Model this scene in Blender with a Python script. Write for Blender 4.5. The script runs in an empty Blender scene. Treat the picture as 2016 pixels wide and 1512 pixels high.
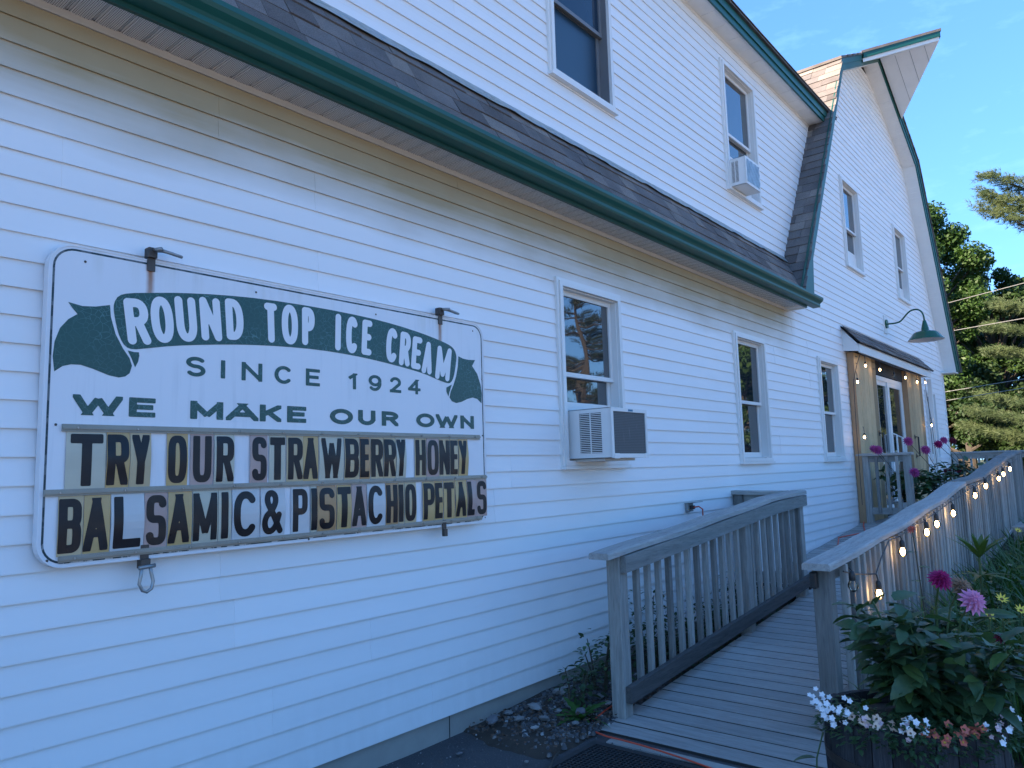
import bpy, math, random
import numpy as np
from mathutils import Vector, Matrix
rnd = random.Random(7)
scene = bpy.context.scene
C = scene.collection
PI = math.pi
GZ = -1.47            # ground level; z = 0 is the eye height, wall plane is y = 0

# ------------------------------------------------------------------ camera
cd = bpy.data.cameras.new('camera'); cam = bpy.data.objects.new('camera', cd); C.objects.link(cam)
f = 1470.0
vx = np.array([2237-1008, 891-756, f]); vx /= np.linalg.norm(vx)
vz = np.array([576-1008, -12471-756, f]); vz -= vz.dot(vx)*vx; vz /= np.linalg.norm(vz)
vy = np.cross(vz, vx)
R = np.stack([vx, vy, vz], 1)
cam.matrix_world = Matrix(((R[0,0], -R[1,0], -R[2,0], 0), (R[0,1], -R[1,1], -R[2,1], -3.05),
                           (R[0,2], -R[1,2], -R[2,2], 0), (0, 0, 0, 1)))
cd.lens = f/2016*36; cd.sensor_width = 36; cd.clip_end = 3000; cd.clip_start = 0.05
scene.camera = cam

# ------------------------------------------------------------------ light
SUN_DIR = Vector((-0.87, 0.42, 0.50)).normalized()     # towards the sun
el = math.asin(SUN_DIR.z); az = math.atan2(SUN_DIR.x, SUN_DIR.y)
w = bpy.data.worlds.new('World'); scene.world = w; w.use_nodes = True
nt = w.node_tree; nt.nodes.clear()
sky = nt.nodes.new('ShaderNodeTexSky'); sky.sky_type = 'NISHITA'; sky.sun_disc = False
sky.sun_elevation = el; sky.sun_rotation = az; sky.altitude = 0; sky.air_density = 1.0; sky.dust_density = 0.3; sky.ozone_density = 1.6
# faint cirrus wisps
tc = nt.nodes.new('ShaderNodeTexCoord'); mp = nt.nodes.new('ShaderNodeMapping'); mp.inputs['Scale'].default_value = (5, 9, 26)
mp.inputs['Rotation'].default_value = (0.25, 0.1, 0.5)
nz = nt.nodes.new('ShaderNodeTexNoise'); nz.inputs['Scale'].default_value = 1.5; nz.inputs['Detail'].default_value = 8; nz.inputs['Roughness'].default_value = .6
rp = nt.nodes.new('ShaderNodeValToRGB'); rp.color_ramp.elements[0].position = .55; rp.color_ramp.elements[1].position = .85
rp.color_ramp.elements[1].color = (.35, .35, .35, 1)
mx = nt.nodes.new('ShaderNodeMixRGB'); mx.inputs[2].default_value = (1.0, 1.9, 3.0, 1)
bg = nt.nodes.new('ShaderNodeBackground'); bg.inputs[1].default_value = 0.15; ow = nt.nodes.new('ShaderNodeOutputWorld')
L = nt.links.new
L(tc.outputs['Generated'], mp.inputs[0]); L(mp.outputs[0], nz.inputs['Vector']); L(nz.outputs[0], rp.inputs[0]); L(rp.outputs[0], mx.inputs[0])
tn = nt.nodes.new('ShaderNodeMixRGB'); tn.blend_type = 'MULTIPLY'; tn.inputs[0].default_value = 1; tn.inputs[2].default_value = (.30, .575, 1.0, 1)   # the camera's cool white balance
gm_ = nt.nodes.new('ShaderNodeGamma'); gm_.inputs[1].default_value = .6   # evens the sky out the way the phone camera did
L(sky.outputs[0], gm_.inputs[0]); L(gm_.outputs[0], tn.inputs[1]); L(tn.outputs[0], mx.inputs[1]); L(mx.outputs[0], bg.inputs[0]); L(bg.outputs[0], ow.inputs[0])
sd = bpy.data.lights.new('sun', 'SUN'); sd.energy = 4.3; sd.angle = math.radians(.53); sd.color = (1, .80, .60)
so = bpy.data.objects.new('sun', sd); so.rotation_euler = SUN_DIR.to_track_quat('Z', 'Y').to_euler(); C.objects.link(so)
scene.view_settings.view_transform = 'Standard'; scene.view_settings.look = 'None'; scene.view_settings.gamma = 1
scene.view_settings.exposure = 2.27
scene.render.engine = 'CYCLES'
scene.cycles.max_bounces = 8; scene.cycles.transparent_max_bounces = 12

# ------------------------------------------------------------------ mesh helpers
class MB:
    def __init__(s): s.v = []; s.f = []
    def add(s, vs, fs):
        n = len(s.v); s.v += [tuple(map(float, v)) for v in vs]; s.f += [tuple(i+n for i in q) for q in fs]; return s
    def box(s, x0, x1, y0, y1, z0, z1):
        return s.add([(x0,y0,z0),(x1,y0,z0),(x1,y1,z0),(x0,y1,z0),(x0,y0,z1),(x1,y0,z1),(x1,y1,z1),(x0,y1,z1)],
                     [(0,3,2,1),(4,5,6,7),(0,1,5,4),(1,2,6,5),(2,3,7,6),(3,0,4,7)])
    def bbox(s, x0, x1, y0, y1, z0, z1, b=.004):
        """box with chamfered long edges (chamfer on all 12 edges)"""
        vs = []; idx = {}
        for i, x in enumerate((x0, x1)):
            for j, y in enumerate((y0, y1)):
                for k, z in enumerate((z0, z1)):
                    sx, sy, sz = (1, -1)[i], (1, -1)[j], (1, -1)[k]
                    idx[i,j,k] = len(vs)
                    vs += [(x, y+sy*b, z+sz*b), (x+sx*b, y, z+sz*b), (x+sx*b, y+sy*b, z)]
        F = []
        g = lambda i,j,k,a: idx[i,j,k]+a
        F += [(g(0,0,0,0),g(0,0,1,0),g(0,1,1,0),g(0,1,0,0)), (g(1,0,0,0),g(1,1,0,0),g(1,1,1,0),g(1,0,1,0))]
        F += [(g(0,0,0,1),g(1,0,0,1),g(1,0,1,1),g(0,0,1,1)), (g(0,1,0,1),g(0,1,1,1),g(1,1,1,1),g(1,1,0,1))]
        F += [(g(0,0,0,2),g(0,1,0,2),g(1,1,0,2),g(1,0,0,2)), (g(0,0,1,2),g(1,0,1,2),g(1,1,1,2),g(0,1,1,2))]
        for j in (0,1):
            for k in (0,1): F.append((g(0,j,k,1),g(0,j,k,2),g(1,j,k,2),g(1,j,k,1)))
        for i in (0,1):
            for k in (0,1): F.append((g(i,0,k,0),g(i,0,k,2),g(i,1,k,2),g(i,1,k,0)))
        for i in (0,1):
            for j in (0,1): F.append((g(i,j,0,0),g(i,j,0,1),g(i,j,1,1),g(i,j,1,0)))
        for i in (0,1):
            for j in (0,1):
                for k in (0,1): F.append((g(i,j,k,0),g(i,j,k,1),g(i,j,k,2)))
        return s.add(vs, F)
    def beam(s, a, b, up, w, h, lift=0):
        """box from a to b, width w sideways, height h along up (a,b on the bottom centre)"""
        a, b, up = Vector(a), Vector(b), Vector(up).normalized(); d = (b-a).normalized(); sd_ = d.cross(up).normalized(); u = sd_.cross(d).normalized()
        vs = []
        for p in (a, b):
            for i, j in ((-1,0),(1,0),(1,1),(-1,1)): vs.append(p+sd_*(w/2*i)+u*(h*j+lift))
        return s.add(vs, [(0,3,2,1),(4,5,6,7),(0,1,5,4),(1,2,6,5),(2,3,7,6),(3,0,4,7)])
    def tube(s, pts, r, n=8, caps=True):
        pts = [Vector(p) for p in pts]; m = len(pts); rr = r if hasattr(r, '__len__') else [r]*m
        up = Vector((0,0,1)); d0 = (pts[1]-pts[0]).normalized()
        if abs(d0.dot(up)) > .95: up = Vector((1,0,0))
        vs = []; sv = d0.cross(up).normalized()
        for i in range(m):
            d = (pts[min(i+1,m-1)]-pts[max(i-1,0)]).normalized()
            sv = (sv-d*sv.dot(d)).normalized(); uv = d.cross(sv)
            for k in range(n):
                a = 2*PI*k/n; vs.append(pts[i]+(sv*math.cos(a)+uv*math.sin(a))*rr[i])
        fs = [(i*n+k, i*n+(k+1)%n, (i+1)*n+(k+1)%n, (i+1)*n+k) for i in range(m-1) for k in range(n)]
        if caps: fs += [tuple(range(n))[::-1], tuple((m-1)*n+k for k in range(n))]
        return s.add(vs, fs)
    def lathe(s, prof, o=(0,0,0), n=16, sx=1, sy=1):
        """prof: [(r,z)]"""
        vs = [(o[0]+r*math.cos(2*PI*k/n)*sx, o[1]+r*math.sin(2*PI*k/n)*sy, o[2]+z) for r, z in prof for k in range(n)]
        fs = [(i*n+k, i*n+(k+1)%n, (i+1)*n+(k+1)%n, (i+1)*n+k) for i in range(len(prof)-1) for k in range(n)]
        return s.add(vs, fs)
    def prism(s, poly, ax, a, b):
        """extrude polygon; ax 'x': poly=(y,z); 'y': poly=(x,z); 'z': poly=(x,y)"""
        n = len(poly)
        def P(p, t): return {'x': (t, p[0], p[1]), 'y': (p[0], t, p[1]), 'z': (p[0], p[1], t)}[ax]
        vs = [P(p, a) for p in poly]+[P(p, b) for p in poly]
        return s.add(vs, [tuple(range(n))[::-1], tuple(range(n, 2*n))]+[(k, (k+1)%n, n+(k+1)%n, n+k) for k in range(n)])
    def mesh(s, name, mat, smooth=False):
        me = bpy.data.meshes.new(name); me.from_pydata(s.v, [], s.f)
        if mat: me.materials.append(mat)
        if smooth: me.polygons.foreach_set('use_smooth', [True]*len(me.polygons))
        me.update(); return me
    def build(s, name, mat, parent=None, smooth=False, **kw):
        return link(name, s.mesh(name, mat, smooth), parent, **kw)

def link(name, me, parent=None, **kw):
    o = bpy.data.objects.new(name, me); C.objects.link(o)
    if parent is not None:
        o.parent = parent
        if 'local' not in kw:
            t = Vector((0,0,0)); p = parent
            while p is not None: t += Vector(p.location); p = p.parent
            # children are modelled in world coordinates
            o.matrix_parent_inverse = Matrix.Translation(-t) if parent.parent is None else Matrix.Identity(4)
    kw.pop('local', None)
    for k, v in kw.items(): o[k] = v
    return o

def raw_mesh(name, V, quads, mat, smooth=False):
    """fast mesh from numpy: V (n,3), quads (m,3|4)"""
    me = bpy.data.meshes.new(name); V = np.asarray(V, np.float32); Q = np.asarray(quads, np.int32)
    me.vertices.add(len(V)); me.vertices.foreach_set('co', V.ravel())
    k = Q.shape[1]; me.loops.add(Q.size); me.loops.foreach_set('vertex_index', Q.ravel())
    me.polygons.add(len(Q)); me.polygons.foreach_set('loop_start', np.arange(0, Q.size, k, dtype=np.int32))
    me.polygons.foreach_set('loop_total', np.full(len(Q), k, np.int32))
    if smooth: me.polygons.foreach_set('use_smooth', np.ones(len(Q), bool))
    me.materials.append(mat); me.update(); me.validate(); return me

def thing(name, label, cat, loc=(0,0,0), group=None):
    o = bpy.data.objects.new(name, None); o.location = loc; o.empty_display_size = .1; C.objects.link(o)
    o['label'] = label; o['category'] = cat
    if group: o['group'] = group
    return o
def tag(o, label, cat, group=None):
    o['label'] = label; o['category'] = cat
    if group: o['group'] = group
    return o
def structure(o): o['kind'] = 'structure'; return o
def stuff(o): o['kind'] = 'stuff'; return o

# ------------------------------------------------------------------ materials
class NT:
    def __init__(s, name):
        s.m = bpy.data.materials.new(name); s.m.use_nodes = True; s.t = s.m.node_tree; s.b = s.t.nodes['Principled BSDF']; s.out = s.t.nodes['Material Output']
    def n(s, ty, **kw):
        q = s.t.nodes.new(ty)
        for k, v in kw.items():
            if k in q.inputs.keys(): q.inputs[k].default_value = v
            else: setattr(q, k, v)
        return q
    def l(s, a, b): s.t.links.new(a, b)
    def coord(s, scale=(1,1,1), rot=(0,0,0), which='Object'):
        t = s.n('ShaderNodeTexCoord'); m = s.n('ShaderNodeMapping'); m.inputs['Scale'].default_value = scale; m.inputs['Rotation'].default_value = rot
        s.l(t.outputs[which], m.inputs[0]); return m.outputs[0]
    def noise(s, vec, scale=5, detail=4, rough=.5, dist=0):
        q = s.n('ShaderNodeTexNoise'); q.inputs['Scale'].default_value = scale; q.inputs['Detail'].default_value = detail; q.inputs['Roughness'].default_value = rough; q.inputs['Distortion'].default_value = dist
        if vec is not None: s.l(vec, q.inputs['Vector'])
        return q.outputs['Fac']
    def ramp(s, fac, stops):
        q = s.n('ShaderNodeValToRGB'); e = q.color_ramp.elements
        while len(e) < len(stops): e.new(.5)
        for i, (p, c) in enumerate(stops):
            e[i].position = p; e[i].color = (c, c, c, 1) if not hasattr(c, '__len__') else (*c, 1)
        s.l(fac, q.inputs[0]); return q.outputs[0]
    def mix(s, fac, a, b, mode='MIX'):
        q = s.n('ShaderNodeMixRGB', blend_type=mode)
        for i, x in ((0, fac), (1, a), (2, b)):
            if isinstance(x, (int, float)): q.inputs[i].default_value = x if i == 0 else (x, x, x, 1)
            elif isinstance(x, tuple): q.inputs[i].default_value = (*x, 1)
            else: s.l(x, q.inputs[i])
        return q.outputs[0]
    def math(s, op, a, b=0, c=0, clamp=False):
        q = s.n('ShaderNodeMath', operation=op, use_clamp=clamp)
        for i, x in enumerate((a, b, c)):
            if isinstance(x, (int, float)): q.inputs[i].default_value = x
            else: s.l(x, q.inputs[i])
        return q.outputs[0]
    def mr(s, v, a, b, c=0, d=1):
        q = s.n('ShaderNodeMapRange'); s.l(v, q.inputs[0])
        for i, x in enumerate((a, b, c, d)): q.inputs[i+1].default_value = x
        return q.outputs[0]
    def xyz(s, vec):
        q = s.n('ShaderNodeSeparateXYZ'); s.l(vec, q.inputs[0]); return q.outputs
    def rand(s): return s.n('ShaderNodeObjectInfo').outputs['Random']
    def bump(s, h, strength=.3, dist=.005):
        q = s.n('ShaderNodeBump'); q.inputs['Strength'].default_value = strength; q.inputs['Distance'].default_value = dist; s.l(h, q.inputs['Height']); s.l(q.outputs[0], s.b.inputs['Normal'])
    def col(s, c):
        if isinstance(c, tuple): s.b.inputs['Base Color'].default_value = (*c, 1)
        else: s.l(c, s.b.inputs['Base Color'])
    def rough(s, r):
        if isinstance(r, (int, float)): s.b.inputs['Roughness'].default_value = r
        else: s.l(r, s.b.inputs['Roughness'])

M = {}
def simple(name, c, rough=.5, metal=0, var=.12, sc=6, spec=.5, bump=0, objvar=0):
    k = NT(name); v = k.coord(); nf = k.noise(v, sc, 5, .6)
    a = k.mix(nf, tuple(x*(1-var) for x in c), tuple(min(1, x*(1+var)) for x in c))
    if objvar: a = k.mix(1, a, k.ramp(k.rand(), [(0, 1-objvar), (1, 1)]), 'MULTIPLY')
    k.col(a); k.rough(rough); k.b.inputs['Metallic'].default_value = metal; k.b.inputs['Specular IOR Level'].default_value = spec
    if bump: k.bump(k.noise(v, sc*6, 4, .6), bump, .004)
    M[name] = k.m; return k.m

def m_siding():
    k = NT('vinyl_siding'); v = k.coord(); x, y, z = k.xyz(v)
    base = k.mix(k.noise(v, .7, 3, .6), (.80,.80,.80), (.85,.85,.845))
    base = k.mix(1, base, k.ramp(k.rand(), [(0, .955), (1, 1)]), 'MULTIPLY')
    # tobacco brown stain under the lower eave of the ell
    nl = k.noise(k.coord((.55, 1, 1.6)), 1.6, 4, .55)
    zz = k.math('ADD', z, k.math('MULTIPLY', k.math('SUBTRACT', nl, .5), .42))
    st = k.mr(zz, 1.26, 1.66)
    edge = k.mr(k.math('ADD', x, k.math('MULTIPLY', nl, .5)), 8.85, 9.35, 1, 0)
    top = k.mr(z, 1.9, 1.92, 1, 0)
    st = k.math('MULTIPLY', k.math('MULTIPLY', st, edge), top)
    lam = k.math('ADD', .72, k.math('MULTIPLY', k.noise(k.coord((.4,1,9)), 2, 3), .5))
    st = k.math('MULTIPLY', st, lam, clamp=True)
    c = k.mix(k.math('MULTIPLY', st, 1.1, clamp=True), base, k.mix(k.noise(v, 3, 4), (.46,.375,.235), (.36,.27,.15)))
    # faint grime under every lip, small scuffs, grime streaks towards the bottom
    fr = k.math('FRACT', k.math('DIVIDE', k.math('ADD', z, 1.327), .1017))
    g = k.math('MULTIPLY', k.ramp(fr, [(0, 1), (.07, 0)]), k.ramp(k.noise(v, 3.5, 4), [(.35, 0), (.75, 1)]))
    c = k.mix(k.math('MULTIPLY', g, .22), c, (.42,.36,.24))
    sc_ = k.ramp(k.noise(k.coord((9, 1, 3)), 2.6, 5, .65), [(.70, 0), (.76, 1)])
    c = k.mix(k.math('MULTIPLY', sc_, .22), c, (.28,.3,.3))
    low = k.math('MULTIPLY', k.mr(z, -1.33, -.9, .22, 0), k.noise(k.coord((5,1,1)), 3, 4))
    c = k.mix(low, c, (.3,.27,.22))
    k.col(c); k.rough(.5); k.b.inputs['Specular IOR Level'].default_value = .32
    k.bump(k.noise(k.coord((.8,1,3)), 1.6, 3), .35, .02)
    M['siding'] = k.m
m_siding()

def m_wood(name, a, b, axis, dark=.35, sc=1, knots=True, lich=False, lo=.55):
    k = NT(name); s = {'x': (1.2, 16, 16), 'y': (16, 1.2, 16), 'z': (16, 16, 1.2)}[axis]
    oi = k.rand(); cv = k.coord(tuple(q*sc for q in s))
    add = k.n('ShaderNodeVectorMath', operation='ADD'); k.l(cv, add.inputs[0])
    comb = k.n('ShaderNodeCombineXYZ')
    for i in range(3): k.l(k.math('MULTIPLY', oi, 37.0), comb.inputs[i])
    k.l(comb.outputs[0], add.inputs[1]); vv = add.outputs[0]
    g = k.noise(vv, 2.2, 7, .65, .7); g2 = k.noise(vv, 9, 4, .6, .2)
    c = k.mix(k.ramp(g, [(.25, 0), (.75, 1)]), a, b)
    c = k.mix(k.math('MULTIPLY', k.ramp(g2, [(.52, 0), (.72, 1)]), .55), c, tuple(q*dark for q in a))
    blot = k.noise(k.coord((1,1,1)), 2.3, 5, .65)
    c = k.mix(k.math('MULTIPLY', k.ramp(blot, [(.45, 0), (.75, 1)]), .4), c, tuple(q*.55 for q in a))
    c = k.mix(1, c, k.ramp(oi, [(0, lo), (.5, .93), (1, 1.15 if lo < .7 else 1.05)]), 'MULTIPLY')
    if lich: c = k.mix(k.math('MULTIPLY', k.ramp(k.noise(k.coord(), 7, 6, .7), [(.66, 0), (.72, 1)]), .5), c, (.30,.33,.24))
    k.col(c); k.rough(.85); k.b.inputs['Specular IOR Level'].default_value = .2
    k.bump(k.math('ADD', g, k.math('MULTIPLY', g2, .6)), .7, .006)
    M[name] = k.m
for ax in 'xyz': m_wood('grey_wood_'+ax, (.44,.425,.39), (.24,.235,.22), ax)
m_wood('deck_wood', (.47,.455,.43), (.31,.305,.29), 'y', lo=.8)
m_wood('deck_wood_x', (.27,.265,.25), (.17,.165,.155), 'x')
m_wood('cap_wood', (.46,.445,.42), (.29,.28,.27), 'x', lich=True)
m_wood('cap_wood_y', (.44,.43,.40), (.28,.27,.25), 'y', lich=True)
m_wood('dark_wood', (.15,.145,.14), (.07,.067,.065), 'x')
m_wood('barrel_wood', (.062,.065,.072), (.026,.027,.030), 'z', dark=1.9, sc=1.6)
m_wood('pine_plank', (.62,.45,.26), (.52,.36,.19), 'z', dark=.3, sc=.7)
m_wood('cedar_edge', (.42,.26,.15), (.33,.2,.11), 'z', dark=.6)
simple('green_paint', (.012,.098,.080), .42, var=.2, sc=3, spec=.38, objvar=.15)
simple('dark_green', (.011,.070,.062), .4, var=.25, sc=3)
simple('lamp_green', (.008,.085,.045), .22, var=.15)
simple('white_inner', (.75,.75,.74), .4)
simple('trim', (.74,.74,.72), .45, var=.05, sc=4)
simple('sash', (.70,.70,.68), .45, var=.05)
simple('dark_frame', (.16,.17,.18), .5)
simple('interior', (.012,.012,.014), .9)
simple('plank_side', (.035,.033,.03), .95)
simple('foundation', (.33,.32,.29), .9, var=.25, sc=4, bump=.5)
simple('metal', (.42,.42,.41), .4, metal=1)
simple('black_metal', (.02,.02,.02), .45)
simple('rubber', (.018,.019,.021), .6, bump=.3)
simple('orange_cord', (.62,.08,.04), .45)
simple('white_plastic', (.72,.72,.70), .4, var=.05)
simple('grey_plastic', (.25,.26,.26), .5)
simple('hoop', (.10,.085,.075), .55, metal=.7, var=.4, sc=12)
simple('galv', (.30,.31,.31), .38, metal=.6, var=.5, sc=9)
simple('stem_green', (.05,.09,.025), .6)
simple('dark_stem', (.06,.05,.03), .7)
simple('bark', (.06,.05,.04), .95, var=.4, sc=4, bump=.8)
simple('pine_bark', (.045,.040,.035), .95, var=.4, sc=5, bump=.8)
simple('soil', (.05,.038,.028), .95, var=.4, sc=20, bump=.8)
simple('rail_clear', (.27,.26,.22), .3, var=.25, sc=10)
simple('wire_alu', (.22,.22,.21), .6)

def m_shingle():
    k = NT('asphalt_shingle'); v = k.coord()
    gr = k.noise(v, 330, 2, .7); pat = k.noise(v, 4, 4, .6); r = k.rand()
    c = k.ramp(r, [(0, (.115,.102,.098)), (.3, (.20,.178,.165)), (.6, (.145,.134,.132)), (1, (.25,.22,.195))])
    c = k.mix(1, c, k.ramp(gr, [(.3, .55), (.7, 1.45)]), 'MULTIPLY'); c = k.mix(1, c, k.ramp(pat, [(.3, .8), (.7, 1.12)]), 'MULTIPLY')
    k.col(c); k.rough(.95); k.b.inputs['Specular IOR Level'].default_value = .15; k.bump(gr, .5, .003); M['shingle'] = k.m
m_shingle()

def m_soffit():
    k = NT('vented_soffit'); v = k.coord(); x, y, z = k.xyz(v)
    # punched vent holes: dots on a grid
    fx = k.math('SUBTRACT', k.math('FRACT', k.math('MULTIPLY', x, 130)), .5)
    fy = k.math('SUBTRACT', k.math('FRACT', k.math('ADD', k.math('MULTIPLY', y, 95), k.math('MULTIPLY', k.math('FLOOR', k.math('MULTIPLY', x, 130)), .5))), .5)
    d = k.math('ADD', k.math('MULTIPLY', fx, fx), k.math('MULTIPLY', fy, fy))
    h = k.math('LESS_THAN', d, .075)
    c = k.mix(h, k.mix(k.noise(v, 5), (.72,.71,.69), (.78,.77,.75)), (.05,.05,.05))
    k.col(c); k.rough(.5); M['soffit_vent'] = k.m
m_soffit()
simple('soffit', (.76,.76,.74), .5, var=.08)
simple('soffit_dirty', (.52,.50,.46), .55, var=.15, sc=3)

def m_flash():
    k = NT('flashing'); v = k.coord(); n1 = k.noise(k.coord((1.2,3,3)), 4, 3, .6, 1.5)
    k.col(k.ramp(n1, [(.3, (.22,.23,.19)), (.5, (.36,.39,.37)), (.7, (.20,.27,.33))])); k.rough(.35); k.b.inputs['Metallic'].default_value = .15
    k.bump(n1, .8, .04); M['flashing'] = k.m
m_flash()

def m_sign():
    k = NT('sign_white'); v = k.coord(); x, y, z = k.xyz(v)
    c = k.mix(k.noise(v, 1.5, 3), (.72,.72,.74), (.79,.79,.80))
    # rust runs below the two upper brackets
    rust = None
    for cx, z0, z1 in ((1.343, .62, .86), (2.981, .60, .86)):
        wob = k.math('MULTIPLY', k.math('SUBTRACT', k.noise(k.coord((1,1,14)), 1, 2), .5), .012)
        dx = k.math('ABSOLUTE', k.math('SUBTRACT', k.math('ADD', x, wob), cx))
        s_ = k.math('MULTIPLY', k.mr(dx, .004, .020, 1, 0), k.math('MULTIPLY', k.mr(z, z0-.1, z1, .15, 1), k.mr(z, z1+.01, z1+.02, 1, 0)))
        s_ = k.math('MULTIPLY', s_, k.mr(z, z0-.12, z0-.06, 0, 1))
        rust = s_ if rust is None else k.math('ADD', rust, s_, clamp=True)
    c = k.mix(rust, c, (.30,.11,.03))
    st = k.ramp(k.noise(k.coord((26,1,1.4)), 1.2, 5, .6), [(.52, 0), (.8, 1)])
    st = k.math('MULTIPLY', st, k.ramp(k.noise(v, 2, 3), [(.4, 0), (.7, 1)]))
    c = k.mix(k.math('MULTIPLY', st, .45), c, (.42,.44,.46))
    ye = k.math('MULTIPLY', k.mr(z, .74, .88, 0, 1), k.ramp(k.noise(k.coord((9,1,1)), 1.6, 4), [(.52, 0), (.72, 1)]))
    c = k.mix(k.math('MULTIPLY', ye, .35), c, (.45,.42,.28))
    k.col(c); k.rough(.42); M['sign_white'] = k.m
m_sign()
simple('letter_white', (.76,.76,.77), .42, var=.04)
def m_signgreen():
    k = NT('cracked_green_vinyl'); v = k.coord()
    vo = k.n('ShaderNodeTexVoronoi', feature='DISTANCE_TO_EDGE'); vo.inputs['Scale'].default_value = 42
    wv = k.n('ShaderNodeVectorMath', operation='ADD'); k.l(v, wv.inputs[0])
    nn = k.n('ShaderNodeTexNoise'); nn.inputs['Scale'].default_value = 14; k.l(v, nn.inputs['Vector'])
    sc = k.n('ShaderNodeVectorMath', operation='SCALE'); sc.inputs['Scale'].default_value = .05; k.l(nn.outputs['Color'], sc.inputs[0]); k.l(sc.outputs[0], wv.inputs[1])
    k.l(wv.outputs[0], vo.inputs['Vector'])
    cr = k.ramp(vo.outputs['Distance'], [(.012, 1), (.045, 0)])
    msk = k.ramp(k.noise(v, 5, 3), [(.38, .25), (.62, 1)])
    c = k.mix(k.math('MULTIPLY', k.math('MULTIPLY', cr, msk), .42), k.mix(k.noise(v, 6), (.008,.060,.052), (.010,.080,.068)), (.14,.30,.30))
    k.col(c); k.rough(.4); M['sign_green'] = k.m
m_signgreen()
def m_line():
    k = NT('chipped_green_line'); v = k.coord(); x, y, z = k.xyz(v)
    ch = k.ramp(k.noise(v, 22, 5, .6), [(.50, 0), (.56, 1)])
    ch = k.math('MULTIPLY', ch, k.mr(z, -.3, -.2, 1, .15))
    k.col(k.mix(ch, (.008,.035,.045), (.66,.66,.68))); k.rough(.5); M['sign_line'] = k.m
m_line()
def m_black():
    k = NT('black_letter_vinyl'); v = k.coord(); n1 = k.noise(v, 12, 5, .65)
    k.col(k.mix(k.ramp(n1, [(.55, 0), (.8, .25)]), (.005,.006,.010), (.06,.055,.055))); k.rough(k.ramp(n1, [(.3, .25), (.7, .5)]))
    k.b.inputs['Specular IOR Level'].default_value = .35; M['letter_black'] = k.m
m_black()
def card(name, c):
    k = NT(name); v = k.coord(); gz = k.noise(k.coord((2,1,5)), 3, 4)
    k.col(k.mix(gz, c, tuple(q*.78 for q in c))); k.rough(.3); k.b.inputs['Specular IOR Level'].default_value = .4; M[name] = k.m
card('card_amber', (.58,.39,.17)); card('card_tan', (.58,.45,.27)); card('card_white', (.62,.62,.61)); card('card_pink', (.50,.35,.31)); card('card_clear', (.58,.54,.42)); card('card_rust', (.50,.29,.14))

def m_glass(name='window_glass', tint=(.02,.025,.03), wav=.6, blend=.5):
    k = NT(name); v = k.coord()
    k.b.inputs['Base Color'].default_value = (*tint, 1); k.b.inputs['Roughness'].default_value = .015
    k.b.inputs['IOR'].default_value = 1.9; k.b.inputs['Specular IOR Level'].default_value = .8
    k.bump(k.noise(k.coord((1,1,.8)), 2.2, 1), wav, .012); M[name] = k.m
m_glass(wav=.35); m_glass('dim_glass', (.012,.03,.055), .15); M['dim_glass'].node_tree.nodes['Principled BSDF'].inputs['IOR'].default_value = 1.3
m_glass('screen_glass', (.010,.035,.065), .1)
b_ = M['screen_glass'].node_tree.nodes['Principled BSDF']; b_.inputs['Roughness'].default_value = .35; b_.inputs['IOR'].default_value = 1.45

def m_leaf(name, a, b, tr=.25, sc=3, rough=.5, spec=.3):
    k = NT(name); v = k.coord(); c = k.mix(k.ramp(k.noise(v, sc, 4, .6), [(.3, 0), (.7, 1)]), a, b)
    c = k.mix(1, c, k.ramp(k.rand(), [(0, .75), (1, 1.15)]), 'MULTIPLY')
    k.col(c); k.rough(rough); k.b.inputs['Specular IOR Level'].default_value = spec
    t = k.n('ShaderNodeBsdfTranslucent'); k.l(k.mix(1, c, (1.2, 1.5, .5), 'MULTIPLY'), t.inputs[0])
    ms = k.n('ShaderNodeMixShader'); ms.inputs[0].default_value = tr; k.l(k.b.outputs[0], ms.inputs[1]); k.l(t.outputs[0], ms.inputs[2]); k.l(ms.outputs[0], k.out.inputs[0]); M[name] = k.m
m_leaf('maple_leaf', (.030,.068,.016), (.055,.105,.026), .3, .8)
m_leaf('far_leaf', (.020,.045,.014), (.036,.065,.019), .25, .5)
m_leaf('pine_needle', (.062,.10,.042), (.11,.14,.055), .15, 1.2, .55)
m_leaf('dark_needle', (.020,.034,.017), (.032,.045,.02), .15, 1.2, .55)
m_leaf('dahlia_leaf', (.040,.090,.040), (.065,.125,.050), .15, 8, .45, .45)
m_leaf('pale_leaf', (.06,.11,.03), (.085,.14,.04), .25, 8)
m_leaf('grass_blade', (.040,.095,.026), (.07,.135,.036), .25, 2)
m_leaf('weed_leaf', (.025,.055,.02), (.04,.075,.025), .2, 5)
m_leaf('dandelion_leaf', (.05,.13,.03), (.075,.16,.04), .25, 8)
def petal(name, a, b, sc=60):
    k = NT(name); k.col(k.mix(k.noise(k.coord(), sc, 2), a, b)); k.rough(.6); M[name] = k.m
petal('magenta', (.42,.02,.16), (.30,.01,.12)); petal('pink', (.62,.20,.40), (.74,.38,.55)); petal('white_petal', (.72,.74,.78), (.80,.80,.80)); petal('peach_petal', (.72,.50,.38), (.78,.62,.50))
petal('red_petal', (.48,.07,.05), (.62,.20,.14)); petal('yellow_petal', (.70,.50,.04), (.78,.60,.08)); petal('brown_center', (.10,.05,.02), (.16,.09,.03)); petal('dead_petal', (.24,.13,.08), (.36,.26,.18)); petal('blush_petal', (.70,.48,.52), (.74,.58,.60)); petal('rose', (.42,.05,.22), (.52,.10,.30)); petal('yellow_eye', (.55,.36,.05), (.45,.3,.04)); petal('maroon_petal', (.20,.015,.05), (.12,.01,.03))

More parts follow.
